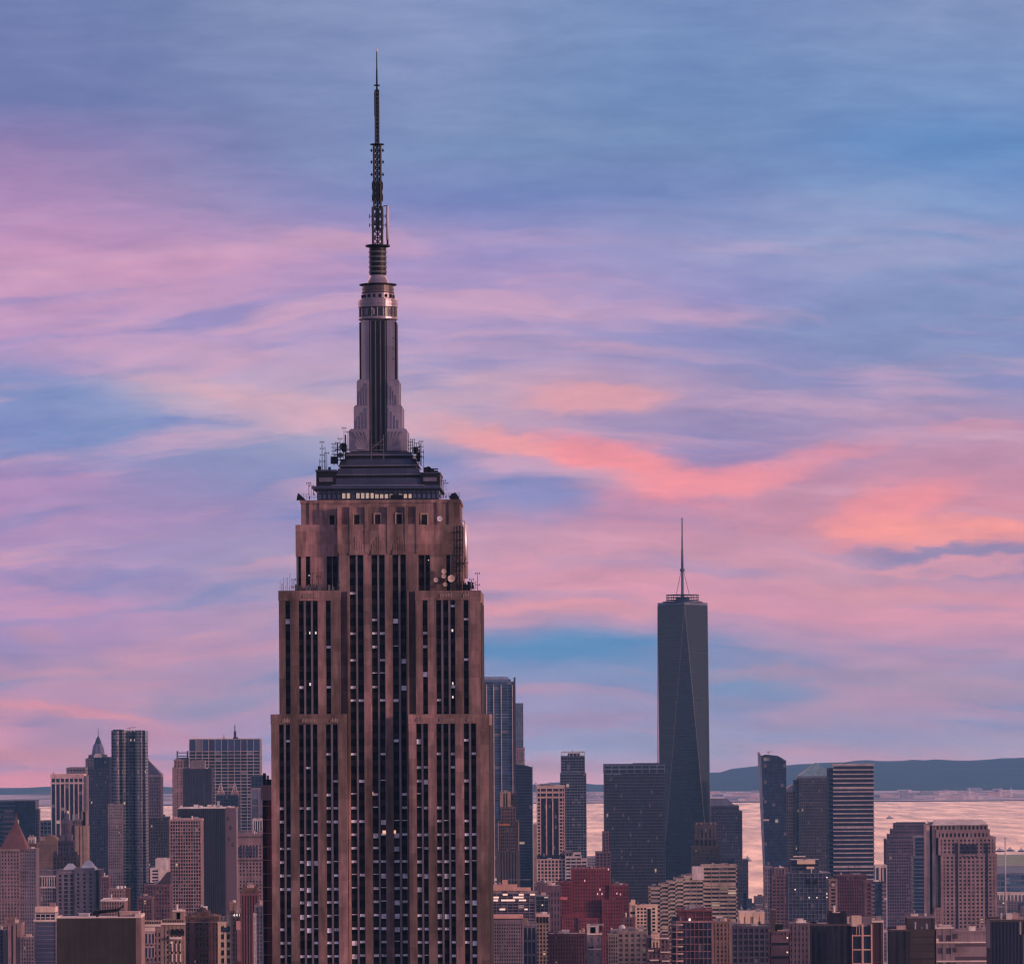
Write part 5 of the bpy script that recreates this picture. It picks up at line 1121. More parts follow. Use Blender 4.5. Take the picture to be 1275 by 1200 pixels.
# ---------------- the tapering glass skyscraper
def taper_tower():
    b = B('tapering_glass_tower', 'tallest far tower of dark tapering glass triangles under a ringed spire', 854, 5920., 'skyscraper')
    h = 30.9; zb = 57-b.gz; zt = b.Z(753); cy = h
    mt, g = new_mat('tower_curtain_glass'); tc = g.n.new('ShaderNodeTexCoord'); p = g.sep(tc.outputs['Object'])
    f = g.m('FRACT', g.m('DIVIDE', p[2], 4.06)); n = g.noise(tc.outputs['Object'], .03, 3.0)[0]
    col = g.ramp(f, [(.0,(.016,.018,.024,1)), (.12,(.016,.018,.024,1)), (.16,(.008,.012,.020,1)), (1,(.009,.013,.022,1))])
    finish(mt, g, g.mix(1.0, col, g.ramp(n, [(.3,(.8,.8,.8,1)),(.7,(1.2,1.2,1.2,1))]), 'MULTIPLY'), .14, 0.0, .5)
    lo = [(-h, cy-h), (h, cy-h), (h, cy+h), (-h, cy+h)]; hi = [(0, cy-h), (h, cy), (0, cy+h), (-h, cy)]
    fs = []
    for k in range(4):
        a = lo[k]; c = lo[(k+1) % 4]; t = hi[k]; t2 = hi[(k+1) % 4]
        MB().add([(*a, zb), (*c, zb), (*t, zt), (*[(a[i]+c[i]+t[i]*2)/4*.98+.02*(0 if i == 0 else cy) for i in (0,1)], zb+(zt-zb)*.45)], [(0,1,2)]).make('glass_face', mt, b.root)
        MB().add([(*c, zb), (*t2, zt), (*t, zt)], [(0,1,2)]).make('glass_face', mt, b.root)
        for q, w in ((c, t), (c, t2)): MB().tube([(*q, zb), (*w, zt)], .2, 5).make('steel_edge', wall('edge_steel', (.03,.032,.04), .4, .1, .2, .5, .5), b.root)
    MB().plan(hi, zt-.4, zt+.3).make('roof', DBLUE, b.root)
    MB().box(-h-.1, h+.1, cy-h-.1, cy+h+.1, -1, zb).make('podium', BMULL, b.root)
    # bevelled parapet of paler glass
    for k in range(4):
        a, c = hi[k], hi[(k+1) % 4]
        MB().add([(a[0],a[1],zt),(c[0],c[1],zt),(c[0],c[1],zt+3.4),(a[0],a[1],zt+3.4),(a[0]*.985,cy+(a[1]-cy)*.985,zt),(c[0]*.985,cy+(c[1]-cy)*.985,zt),(c[0]*.985,cy+(c[1]-cy)*.985,zt+3.4),(a[0]*.985,cy+(a[1]-cy)*.985,zt+3.4)],
                 [(0,1,2,3),(7,6,5,4),(3,2,6,7),(0,4,5,1),(0,3,7,4),(1,5,6,2)]).make('parapet', wall('parapet_glass', (.10,.11,.16), .3, .2, .2, spec=.6), b.root)
    D0 = b.D; b.D = D0+cy; X = 0.6+b.X(848.4, 745)*.0; X = 0; m = b.D/F
    def ring(r, ya, yb, nm, w=.8):
        MB().lathe([(r-w, b.Z(ya)), (r, b.Z(ya)), (r, b.Z(yb)), (r-w, b.Z(yb))], X, cy, 32).make(nm, DBLUE, b.root)
    ring(25*m, 750.6, 748.8, 'roof_ring'); ring(20.5*m, 747.6, 746.6, 'antenna_ring'); ring(20.5*m, 744.2, 743.4, 'antenna_ring'); ring(20.5*m, 741, 740.2, 'antenna_ring')
    for k in range(14):
        a = 2*math.pi*k/14; MB().tube([(X+20*m*math.cos(a), cy+20*m*math.sin(a), b.Z(752)), (X+20*m*math.cos(a), cy+20*m*math.sin(a), b.Z(740.2))], .3*m, 5).make('ring_strut', DBLUE, b.root)
    MB().box(X-8*m, X+8*m, cy-8*m, cy+8*m, zt, b.Z(744)).make('roof_plant', DBLUE, b.root)
    st = wall('spire_steel', (.10,.11,.17), .4)
    MB().tube([(X, cy, zt), (X, cy, b.Z(741)), (X, cy, b.Z(709))], [2.2*m, 2.0*m, 1.5*m], 10).make('spire_base', st, b.root)
    MB().lathe([(1.4*m,b.Z(712)),(3.2*m,b.Z(710.6)),(3.2*m,b.Z(708.4)),(1.4*m,b.Z(707))], X, cy, 14).make('spire_collar', st, b.root)
    MB().tube([(X, cy, b.Z(708)), (X, cy, b.Z(683)), (X, cy, b.Z(682.6)), (X, cy, b.Z(670)), (X, cy, b.Z(669.6)), (X, cy, b.Z(644.6))], [1.6*m, 1.35*m, 1.15*m, 1.0*m, .9*m, .75*m], 8).make('spire', st, b.root)
    for a in (R(20), R(140), R(260), R(200), R(340)): MB().tube([(X+9.4*m*math.cos(a), cy+9.4*m*math.sin(a), b.Z(742)), (X+1.6*m*math.cos(a), cy+1.6*m*math.sin(a), b.Z(710))], .22*m, 4).make('guy_cable', st, b.root)
    b.D = D0; b.root.rotation_euler = (0, 0, R(2.5))
taper_tower()

b = B('domed_office_tower', 'dark stepped tower with a chamfered roof right of the tapering skyscraper', 900, 6150.)
m = b.m
b.block(878, 923.8, 1010, wallm=wall('slate_violet_stone', (.060,.058,.090)), gc=NAVY, bay=2.7, fl=4, pier=.35, span=.35, depth=40, lit=.002); b.block(878, 920, 1003.4, 1010.2, wallm=wall('slate_violet_stone', (.060,.058,.090)), gc=NAVY, bay=2.7, fl=4, pier=.35, span=.35, y0=3, depth=34, name='upper_step')
x0, x1, z0, z1 = b.ext(878, 915.8, 1003.6); MB().frus(x0, x1, 4, 36, z1, x0+2, b.X(906), 8, 30, b.Z(994)).make('chamfered_roof', wall('copper_slate', (.12,.13,.19), .5), b.root)
b.block(914, 931, 1070, wallm=wall('slate_violet_stone', (.060,.058,.090)), gc=NAVY, bay=2.6, fl=4, pier=.35, span=.35, y0=-6, depth=30, name='lower_wing')
for k, (p0, p1, yt) in enumerate(((929,931.5,1110),(931.5,936,1118))): b.box('low_annex', p0, p1, yt, None, DBLUE, y0=-8+k, depth=9)

b = B('arched_brick_tower', 'dark brown brick tower with arched windows and small pinnacles before the tapering skyscraper', 878, 4900.)
b.block(866, 892, 1027, 1053.5, wallm=DSTONE, gc=INK, bay=5.2, fl=16, pier=.5, span=.28, y0=2, depth=20, name='arcade_stage'); b.block(862, 896, 1053.7, wallm=wall('deco_brown', (.085,.062,.058)), gc=INK, bay=3, fl=4, pier=.5, span=.45, depth=24, top=3)
b.block(868.5, 890, 1025, 1027.2, wallm=DSTONE, gc=INK, bay=4, fl=3, pier=.6, span=.5, y0=4, depth=15, name='top_stage')
for px in (867.5, 873.5, 885.5, 891): b.box('pinnacle', px-1, px+1, 1023.8, 1027, TAN, y0=2.4, depth=3)
for k in range(5):
    px = 868.6+k*5.2; x, z = b.p(px, 1046); r = 1.3*b.m
    MB().box(x-r, x+r, 1.2, 1.66, z-6*b.m, z).lathe([(r,z-.05),(r*.8,z+r*.7),(.1,z+r)], x, 1.6, 10).make('arched_window', DARKP, b.root)

def striped():
    b = B('banded_stepped_block', 'curved stepped building of pale horizontal bands with a white lift tower', 862, 3600.)
    wm = wall('pale_band', (.44,.35,.285)); m = b.m
    steps_ = [(875.5, 916.3, 1078), (851, 875.4, 1090.4), (841, 850.9, 1093.6), (832, 840.9, 1097.4), (822, 831.9, 1101), (809.3, 821.9, 1104.6)]
    for k, (p0, p1, yt) in enumerate(steps_):
        b.block(p0, p1, yt, wallm=wm, gc=(.028,.026,.036), bay=9.7 if k else 10.2, fl=5.05, pier=.05, span=.46, y0=[0, -1.5, -2.6, -3.6, -4.6, -5.6][k], depth=22, proud=.9, name='glazed_body' if not k else 'stepped_wing', blind=.1, var=.5)
    b.box('lift_tower', 861.6, 876, 1078.4, 1095, wall('white_lift', (.60,.50,.47)), y0=-2.6, depth=9); b.unit(903, 909, 1075.4, 1078, mat=PINKS); b.unit(880, 888, 1076, 1078)
    b.box('terrace_block', 861, 873, 1126, 1132, LAV, y0=-7, depth=5)
striped()

def red_block():
    b = B('red_brick_block', 'big dark red brick block stepping down on both sides', 735, 3300.)
    for (p0, p1, yt, yy, nm) in ((712, 759, 1082, 0, 'glazed_body'), (696, 711.8, 1098, -1, 'left_step'), (688.5, 695.8, 1115, -2, 'left_step'), (759.2, 782, 1102, -1.5, 'right_step'), (750, 776, 1120.5, -5, 'front_wing'), (720, 749.8, 1143, -4, 'front_wing'), (700, 719.8, 1140, -3, 'front_wing')):
        b.block(p0, p1, yt, wallm=REDB, gc=(.05,.016,.026), bay=3.3, fl=4.4, pier=.55, span=.5, y0=yy, depth=22, name=nm, blind=.015, lit=.003, blindc=(.4,.2,.24)) if False else b.block(p0, p1, yt, wallm=REDB, gc=(.05,.016,.026), bay=3.3, fl=4.4, pier=.55, span=.5, y0=yy, depth=22, name=nm, blind=.012, lit=.003)
    for k in range(9): b.box('chimney', 713.5+k*5, 715+k*5, 1079-(k % 3), 1082.2, REDB, y0=.5+k % 2, depth=2)
    b.box('pink_canopy', 695, 706.4, 1116, 1119.4, wall('pink_canopy', (.62,.16,.17)), y0=-3.4, depth=1.2)
    for px, yy in ((747, 1107), (749.5, 1112.5), (744, 1112.5), (768, 1112), (772.5, 1113), (728, 1096), (757.5, 1082)): b.box('lit_window', px-.6, px+.6, yy-1.2, yy+1.2, lamp('pink_lamp', (1,.6,.62), .6), y0=(-2.1 if px > 759 else -.7 if px < 749.8 or yy < 1100 else -.9), depth=.3)
    for px in (762, 777): b.unit(px-1.5, px+1.5, 1099.5, 1102, mat=REDB)
red_block()

b = B('white_crane_block', 'low white roofed far block left of the leaning blue tower', 935, 4700.)
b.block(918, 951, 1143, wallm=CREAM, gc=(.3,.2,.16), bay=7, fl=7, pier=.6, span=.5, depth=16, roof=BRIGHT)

b = B('leaning_blue_tower', 'blue glass tower with a pointed corner blade and slanting left edge', 962, 5500., 'skyscraper')
def leaning(b):
    x0, zt = b.p(945, 937); xb = b.p(952.5, 1090)[0]; x1, zr = b.p(978.8, 946.5); xm, zm = b.p(953, 939)
    z_l = b.Z(1090)
    gm = glass((.020,.034,.075), 3.2, 3.7, 0, .45, .03, .003)
    MB().poly([(xb,-1),(x1+.6,-1),(x1,zr),((x1+xm)/2+2,b.Z(940.5)),(xm,zm),(x0+1.2,b.Z(941)),(xb,z_l)], 0, 30).make('glazed_body', gm, b.root)
    MB().poly([(xb-.3,-1),(xb+.5,-1),(xb+.5,z_l),(x0+2.4,b.Z(941)),(x0+.9,b.Z(937)),(x0-.2,b.Z(936)),(xb-.3,z_l)], -1.4, 31).make('corner_blade', wall('blade_glass', (.12,.17,.27), .3, .2, .2, spec=.6), b.root)
    for k in range(36):
        yy = 952+k*4; t = (yy-937)/153 if yy < 1090 else 1; xa = x0+(xb-x0)*t
        MB().box(xa+.6, x1+.2, -.3, -.02, b.Z(yy+.5), b.Z(yy)).make('floor_band', DBLUE, b.root)
    b.box('lit_floor', 950, 957.5, 1019.6, 1021.6, wall('pale_floor2', (.60,.50,.42)), y0=-1.6, depth=1.1)
    b.crane(957, 939, 3, 5, y=6)
leaning(b)

def pyramid_tower():
    b = B('pyramid_top_tower', 'broad dark tower under a green copper pyramid', 1014, 5900., 'skyscraper')
    m = b.m
    b.block(995, 1040, 966.5, wallm=wall('dusky_granite', (.085,.075,.085)), gc=NAVY, bay=2.6, fl=3.9, pier=.35, span=.35, depth=44, lit=.002)
    x0, x1, z0, z1 = b.ext(994.4, 1039.5, 966.4); xc = b.X(1017, 950)
    MB().frus(x0, x1, -.5, 44.5, z1+.1, xc-.4, xc+.4, 21.6, 22.4, b.Z(949)).make('pyramid_roof', wall('verdigris_copper', (.20,.31,.33), .6, .2), b.root)
    MB().box(x0-.8, x1+.8, -1.2, 45.2, z1-2.2, z1+.6).make('cornice', BMULL, b.root)
    b.block(990, 994.8, 972, wallm=wall('dusky_granite', (0,0,0)), gc=NAVY, bay=2.6, fl=3.9, pier=.35, span=.35, y0=2, depth=36, name='shoulder')
    b.block(979, 989.8, 985, wallm=wall('dusky_granite', (0,0,0)), gc=NAVY, bay=2.6, fl=3.9, pier=.35, span=.35, y0=3, depth=30, name='shoulder', roof=False)
    xs0, xs1, _, zs = b.ext(979, 989.8, 985); cxx = xs1
    MB().poly([(xs0, zs), (xs1, zs)]+[(xs1-(xs1-xs0)*math.sin(R(a)), zs+(xs1-xs0)*.75*math.cos(R(a))) for a in range(0, 90, 15)], 3, 33).make('rounded_shoulder', wall('copper_slate', (0,0,0)), b.root)
    b.block(1040.2, 1046, 975, wallm=wall('dusky_granite', (0,0,0)), gc=NAVY, bay=2.6, fl=3.9, pier=.35, span=.35, y0=2, depth=36, name='shoulder')
pyramid_tower()

b = B('white_banded_slab', 'dark slab tower ruled with white horizontal bands', 1063, 5300., 'skyscraper')
b.block(1038, 1087.6, 952, wallm=wall('white_band', (.42,.35,.36)), gc=NAVY, bay=50, fl=5.45, pier=0, span=.27, depth=34, proud=.8, var=.3, blind=.0, lit=0)
b.block(1032, 1037.8, 957, wallm=BMULL, gc=NAVY, bay=6, fl=5.4, pier=.1, span=.2, y0=6, depth=26, name='side_bay')
b.crane(1052, 952, 1.6, 6, y=6)

# ---------------- middle and near distance, right
b = B('balcony_tower', 'grey violet apartment slab with notched windows at the foot of the leaning blue tower', 966, 4200.)
b.block(952.3, 961, 1079.5, wallm=LAV, gc=INK, bay=3, fl=5, pier=.55, span=.5, depth=20, blind=.1); b.block(961.2, 981, 1081, wallm=PURP, gc=INK, bay=4.4, fl=4.3, pier=.3, span=.5, y0=-1, depth=20, name='front_bay', blind=.06, top=8)
for k in range(4): b.box('crown_pier', 964+k*4, 965.3+k*4, 1080, 1088, LAV, y0=-1.8, depth=.6)

b = B('cantilever_roof_tower', 'hazy blue glass building with a cream cantilevered roof deck and scattered lamps', 1006, 3400.)
b.block(981.5, 1033, 1087, wallm=BMULL, gc=(.035,.045,.085), bay=4.8, fl=4.6, pier=.12, span=.15, depth=20, blind=.02, lit=.006); b.block(985, 1020, 1070, 1087.2, wallm=BMULL, gc=(.03,.04,.075), bay=5, fl=4.6, pier=.1, span=.12, y0=3, depth=14, name='upper_block', roof=False)
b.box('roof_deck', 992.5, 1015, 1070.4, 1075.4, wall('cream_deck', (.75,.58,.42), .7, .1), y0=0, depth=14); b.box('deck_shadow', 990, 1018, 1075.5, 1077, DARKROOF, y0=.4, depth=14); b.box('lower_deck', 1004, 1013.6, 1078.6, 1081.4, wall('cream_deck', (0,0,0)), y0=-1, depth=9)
b.box('roof_arm', 988, 1003, 1065.4, 1066.6, BRIGHT, y0=2, depth=2); b.box('roof_arm_post', 1000.5, 1003.5, 1066.7, 1070.3, ASTEEL, y0=2, depth=2); b.box('roof_tank', 994, 1003, 1061, 1063, DBLUE, y0=5, depth=4)
for p0, p1 in ((1004, 1009), (1013, 1017)): b.box('dark_recess', p0, p1, 1094, 1101, DARKP, y0=-.6, depth=.3)
for px, yy in ((1007.5,1117),(1017,1117),(1029.5,1116.7),(1029.5,1092),(1029.5,1112.3),(990,1107)): b.box('lamp', px-.7, px+.7, yy-.7, yy+.7, lamp('roof_lamp', (1,.82,.62), 1.0), y0=-.9, depth=.5)

b = B('round_window_block', 'purple brick block with a pale edged round window at its corner', 1055, 3300.)
b.block(1042, 1078.5, 1090, wallm=wall('plum_brick', (.105,.05,.075)), gc=(.03,.015,.03), bay=3, fl=4.2, pier=.5, span=.5, depth=18, blind=.01); b.block(1032.5, 1041.8, 1095, wallm=PINKS, gc=INK, bay=9, fl=4.6, pier=.45, span=.4, y0=-1, depth=16, name='corner_bay')
x, z = b.p(1037, 1101); r = 2.3*b.m; MB().lathe([(r*.55, -.3), (r, -.3), (r, .2), (r*.55, .2)], 0, 0, 20).make('round_window', MULL, b.root).matrix_local = Matrix.Translation((x, -1.8, z)) @ Matrix.Rotation(math.pi/2, 4, 'X')
b.box('corner_cap', 1031.8, 1042, 1094, 1096, TAN, y0=-1.8, depth=3); b.unit(1060, 1072, 1087, 1090, mat=LAV)

b = B('zigzag_balcony_tower', 'slim blue tower with zigzag balcony edges', 1090, 3150.)
b.block(1086, 1100, 1098, wallm=None, gc=(.03,.05,.10), bay=4, fl=4.8, depth=16, name='glazed_body', roof=DBLUE)
b.block(1077, 1085.8, 1098, wallm=PURP, gc=INK, bay=4.5, fl=4.8, pier=.6, span=.4, depth=15, name='brick_bay')
for k in range(20):
    for p0, p1 in ((1084.2, 1088.8), (1098, 1103)): b.box('balcony', p0, p1, 1100+k*5, 1102.2+k*5, LAV, y0=-1.6, depth=1.6)
b.box('edge_strip', 1095.5, 1096.6, 1075, 1097, wall('peach_slab', (0,0,0)), y0=0, depth=2)
b = B('low_white_tower', 'small pale striped tower beside the stepped violet tower', 1097, 4500.)
b.block(1090, 1104, 1077.5, wallm=wall('white_facing', (0,0,0)), gc=(.05,.06,.11), bay=4.6, fl=40, pier=.3, span=.06, depth=16)

b = B('stepped_violet_tower', 'violet office tower stepping in four times on its left side', 1128, 4800.)
vm = wall('violet_granite', (.135,.10,.145))
for (p0, p1, yt, yy) in ((1115.4, 1153.6, 1026, 6), (1111.6, 1153.8, 1033, 4.5), (1108, 1154, 1040, 3)): pass
b.block(1115.4, 1153.6, 1026, 1033, wallm=vm, gc=NAVY, bay=3, fl=3.9, pier=.35, span=.4, y0=5, depth=26, name='top_step'); b.block(1111.6, 1154, 1033.2, 1039.8, wallm=vm, gc=NAVY, bay=3, fl=3.9, pier=.35, span=.4, y0=3, depth=30, name='upper_step')
b.block(1108, 1154.4, 1040, 1045.4, wallm=vm, gc=NAVY, bay=3, fl=3.9, pier=.35, span=.4, y0=1.5, depth=33, name='middle_step'); b.block(1104.2, 1155, 1045.6, wallm=vm, gc=NAVY, bay=3, fl=3.9, pier=.35, span=.4, depth=36, lit=.003)
b.box('dark_roof', 1118, 1153, 1023.6, 1026, DBLUE, y0=7, depth=20)

b = B('blue_banded_tower', 'blue glass tower with thin pale floor lines, left of the grid windowed tower', 1154, 4200.)
b.block(1139.6, 1168, 1042, 1067, wallm=BMULL, gc=(.016,.030,.075), bay=30, fl=4.6, pier=0, span=.2, depth=24, proud=.5, var=.3, blind=.0, lit=0); b.block(1137.4, 1172, 1067.2, wallm=BMULL, gc=(.014,.030,.080), bay=30, fl=4.6, pier=0, span=.2, y0=-2, depth=28, proud=.5, var=.3, blind=.0, lit=0, name='lower_body')

def grid_tower():
    b = B('grid_windowed_tower', 'pinkish stone tower of small square windows under a pale hipped roof', 1202, 3600., 'skyscraper')
    m = b.m; sm = wall('rosy_granite', (.285,.20,.20))
    b.block(1166.5, 1232, 1033.5, 1042.5, wallm=sm, gc=INK, bay=5.1, fl=9, pier=.45, span=.4, y0=1.5, depth=30, name='attic_stage')
    b.block(1169, 1239, 1042.7, 1064, wallm=sm, gc=INK, bay=5.1, fl=4.75, pier=.48, span=.48, depth=33, name='upper_body', blind=.04)
    b.block(1171.8, 1240.6, 1064.2, wallm=sm, gc=INK, bay=5.1, fl=4.75, pier=.48, span=.48, y0=-.8, depth=35, blind=.05, lit=.002)
    x0, x1, z0, z1 = b.ext(1163.5, 1231, 1027.2); xa, xb = b.X(1158+3), b.X(1224)
    MB().frus(x0-1.5, x1, 2, 30, b.Z(1027), b.X(1167.5), b.X(1225), 9, 23, b.Z(1020.6)).make('hipped_roof', wall('pale_roof_sheet', (.72,.60,.50), .7, .1), b.root)
    b.block(1165.4, 1230, 1027.2, 1033.4, wallm=sm, gc=INK, bay=5.1, fl=6, pier=.4, span=.2, y0=4, depth=24, name='loggia', roof=False)
    b.block(1154.4, 1165, 1027.4, wallm=wall('peach_stone', (.62,.42,.36)), gc=(.3,.2,.18), bay=10, fl=14, pier=.8, span=.5, y0=5, depth=20, name='end_gable')
    for px in (1191.2, 1228.4): b.box('dark_slot', px-1.5, px+1.5, 1049, 1158, NAVYM, y0=-1.3, depth=.3); 
    for k in range(4): b.box('tall_window', 1198+k*5.2, 1200.6+k*5.2, 1050.6, 1067, NAVYM, y0=-1.25, depth=1.0)
    b.block(1163.6, 1171.6, 1130, wallm=sm, gc=INK, bay=4, fl=4.75, pier=.48, span=.48, y0=-2, depth=20, name='low_wing')
NAVYM = wall('navy_glass', (.014,.02,.045), .25, .3, .1, spec=.5)
grid_tower()

# ---------------- near right, along the bottom edge
b = B('flat_slab_offices', 'peach penthoused office block with scattered lit windows at the foot of the finned glass tower', 638, 2600.)
b.block(611, 666, 1112, wallm=LAV, gc=(.035,.030,.055), bay=6.9, fl=3.9, pier=.09, span=.22, depth=18, lit=.03, blind=.12, var=.7)
b.box('penthouse', 611, 644, 1101.5, 1109, wall('peach_penthouse', (.58,.34,.26), .8, .15), y0=2, depth=10); b.box('penthouse', 644.2, 661, 1105.2, 1109, wall('peach_penthouse', (0,0,0)), y0=2, depth=10)
b.box('lift_house', 625.4, 632, 1095.5, 1101.6, wall('peach_penthouse', (0,0,0)), y0=4, depth=4); b.tank(617, 1101.5, 3, 3, y=6, mat=WHITE); b.tank(622.4, 1101.5, 3, 3, y=6, mat=WHITE)
for k in range(11): b.mast(612+k*4.4, 1109.5, 1106.5, .22, y=1, name='roof_post')
b.box('glass_rail', 632.5, 661, 1095, 1096, BMULL, y0=8, depth=.5)
for k, (p0, p1, yy) in enumerate(((626,632,1112.5),(646,652,1112.5),(660,666,1112.5),(611,621,1116),(639,652,1116),(611,620,1119.6),(624,641,1119.6),(646,655,1119.6),(622,629,1130.8),(653,657,1130.8))):
    b.box('lit_floor', p0, p1, yy-.2, yy+1.8, lamp('pale_office_light', (1,.70,.56), .62), y0=-.75, depth=.3)

b = B('grid_loft_building', 'grey loft building of tiny windows under a peach cornice beside the great stone tower', 632, 2200.)
b.block(612, 651, 1146, wallm=wall('mauve_stone', (.20,.155,.175)), gc=(.02,.018,.028), bay=3.05, fl=4.35, pier=.45, span=.5, depth=16, top=2, blind=.06)
b.box('cornice', 611.6, 651.4, 1139.5, 1143, wall('peach_cornice', (.62,.34,.27)), y0=-.9, depth=17.5); b.box('attic_strip', 612, 651, 1143.1, 1145.9, DSTONE, y0=.2, depth=15)
b = B('brace_fronted_block', 'slim building with dark bays and pale brackets right of the grey loft building', 661, 2300.)
b.block(651.6, 667, 1152, wallm=LAV, gc=(.02,.025,.05), bay=5.1, fl=17.4, pier=.3, span=.16, depth=14, proud=.7); b.unit(652, 657, 1143, 1152, mat=TAN); b.unit(659, 666, 1147, 1152, mat=LAV)
b = B('colonnaded_office', 'small block with a pink top band and tall windows left of red brick block', 676, 2400.)
b.block(667.4, 683.6, 1139, wallm=TAN, gc=INK, bay=4.1, fl=5, pier=.4, span=.4, y0=0, depth=14, top=0); b.box('pink_band', 666.8, 684.2, 1138, 1140.8, wall('pink_band', (0,0,0)), y0=-.9, depth=.6)
for k in range(4): b.box('tall_window', 668.6+k*3.8, 670.6+k*3.8, 1142, 1148.5, DARKP, y0=-.62, depth=.3)
b = B('dark_glass_block', 'dark glass block with one bright lamp before the mauve hotel', 675.5, 2700.)
b.block(667.5, 682.5, 1115.5, wallm=BMULL, gc=(.02,.028,.042), bay=5, fl=5, pier=.08, span=.08, depth=12); b.box('lamp', 674.6, 676, 1125.6, 1127, lamp('roof_lamp', (0,0,0), 0), y0=-.8, depth=.5)
b = B('mauve_hotel', 'dusky mauve building with tall upper windows behind the dark glass block', 680, 3000.)
b.block(665.5, 697, 1103, wallm=wall('dusky_mauve', (.15,.095,.12)), gc=(.04,.028,.04), bay=4.2, fl=9, pier=.62, span=.4, depth=18, top=4, blind=.02)
b.block(669, 680, 1100, 1103.2, wallm=wall('dusky_mauve', (0,0,0)), gc=INK, bay=5, fl=4, pier=.6, span=.5, y0=3, depth=8, name='penthouse')
b = B('deep_red_tenement', 'dim red tenement at the bottom edge below the red brick block', 708, 2350.)
b.block(684, 731, 1163, wallm=wall('dim_red_brick', (.095,.045,.058)), gc=(.03,.014,.022), bay=3.4, fl=5, pier=.55, span=.5, depth=14, blind=.03); b.unit(690, 694, 1159, 1163, mat=PINKS); b.tank(726, 1163, 8, 5)  # a dimmer, browner brick than the block above

b = B('white_turret_block', 'narrow grey white block with a lift hut before the red brick block', 740, 2280.)
b.block(731.6, 748.6, 1163, wallm=LAV, gc=(.17,.15,.17), bay=8, fl=9, pier=.55, span=.5, depth=12); b.block(732, 744.5, 1153, 1163.2, wallm=WHITEW, gc=(.3,.26,.26), bay=12, fl=11, pier=.7, span=.6, y0=1, depth=7, name='lift_hut')
b.box('ledge', 731, 749.6, 1161.4, 1163.4, BRIGHT, y0=-.8, depth=.6); b.box('ledge', 732, 748.8, 1180.5, 1181.6, BRIGHT, y0=-.9, depth=.6); b.box('dark_recess', 733.5, 739, 1178, 1181, DARKP, y0=-.7, depth=.3); b.mast(738, 1153, 1148, .3, arms=1); b.mast(741, 1153, 1150, .3)

def cream():
    b = B('cream_window_block', 'bright cream building with rows of dark windows and a gabled stair tower', 801, 2800.)
    cw = wall('bright_cream', (.74,.54,.39), .85, .12)
    x0, x1, z0, z1 = b.ext(791, 818.6, 1127.6); xb = b.X(809.3)
    MB().box(x0, x1, 0, 14, -1, z1).make('wall', cw, b.root)
    MB().box(b.X(806), b.X(810), -.35, -.02, -1, b.Z(1131)).make('dark_slot', DARKP, b.root)
    s0, s1, _, zs = b.ext(784.2, 790.8, 1124); MB().box(s0, s1, 1, 12, -1, zs).make('stair_tower', cw, b.root); MB().box(s0+.8, s1+.2, 2, 8, zs-.2, b.Z(1120)).make('stair_hut', cw, b.root); b.box('dark_window', 785.4, 791.6, 1134.6, 1137.4, DARKP, y0=.9-.3, depth=.35)
    b.rows('window', 792.6, 805.8, 1129, 1203, 3, 17, .62, .60, DARKP, 0.0, BRIGHT); b.rows('window', 810.6, 817.6, 1129, 1203, 1, 17, .55, .6, DARKP, 0.0, BRIGHT)
    MB().box(x0-.3, x1+.3, -.4, 14.3, z1-.1, z1+.5).make('parapet', cw, b.root)
    b.unit(793, 797, 1125.4, 1127.6, mat=PINKS); b.unit(800, 803, 1125, 1127.6)
    b.block(776, 790.4, 1142, wallm=PURP, gc=INK, bay=3.4, fl=5, pier=.5, span=.4, y0=-2, depth=10, name='low_wing')
cream()
b = B('tank_dome_block', 'grey stone block with a big white domed tank on its roof', 781, 2280.)
b.block(769, 805.6, 1160, wallm=wall('warm_grey_stone', (.30,.235,.21)), gc=(.06,.05,.055), bay=7.2, fl=6, pier=.42, span=.46, depth=14, blind=.25); b.block(757.5, 768.8, 1163, wallm=wall('warm_grey_stone', (0,0,0)), gc=INK, bay=2.7, fl=4.8, pier=.4, span=.45, y0=-1.5, depth=12, name='side_wing', top=1)
x, z = b.p(775, 1160); m = b.m; MB().lathe([(3.9*m,z-.5),(3.9*m,z+5*m),(4.3*m,z+5.1*m),(3.9*m,z+6.6*m),(2.4*m,z+8*m),(.2,z+8.7*m)], x, 5, 18).make('domed_tank', wall('domed_tank_white', (.74,.66,.60), .6, .12), b.root)
b.unit(781, 791, 1155.5, 1160, mat=LAV); b.unit(795, 801, 1157, 1160, mat=WHITE)
b = B('fire_stair_block', 'cluttered brick block with cream fire landings left of the gridded dark block', 820, 2250.)
b.block(806.6, 833, 1168, wallm=PURP, gc=INK, bay=5.2, fl=6, pier=.5, span=.4, depth=14, blind=.2); b.block(812, 820, 1164, 1178, wallm=CREAM, gc=INK, bay=4, fl=6, pier=.5, span=.4, y0=-1, depth=6, name='cream_bay')
for k, (p0, p1, yy) in enumerate(((813,833,1167),(807,814,1182),(822,834,1184),(809,820,1194),(824,834,1195))): b.box('fire_landing', p0, p1, yy, yy+1.5, BRIGHT, y0=-2.4, depth=1.6)

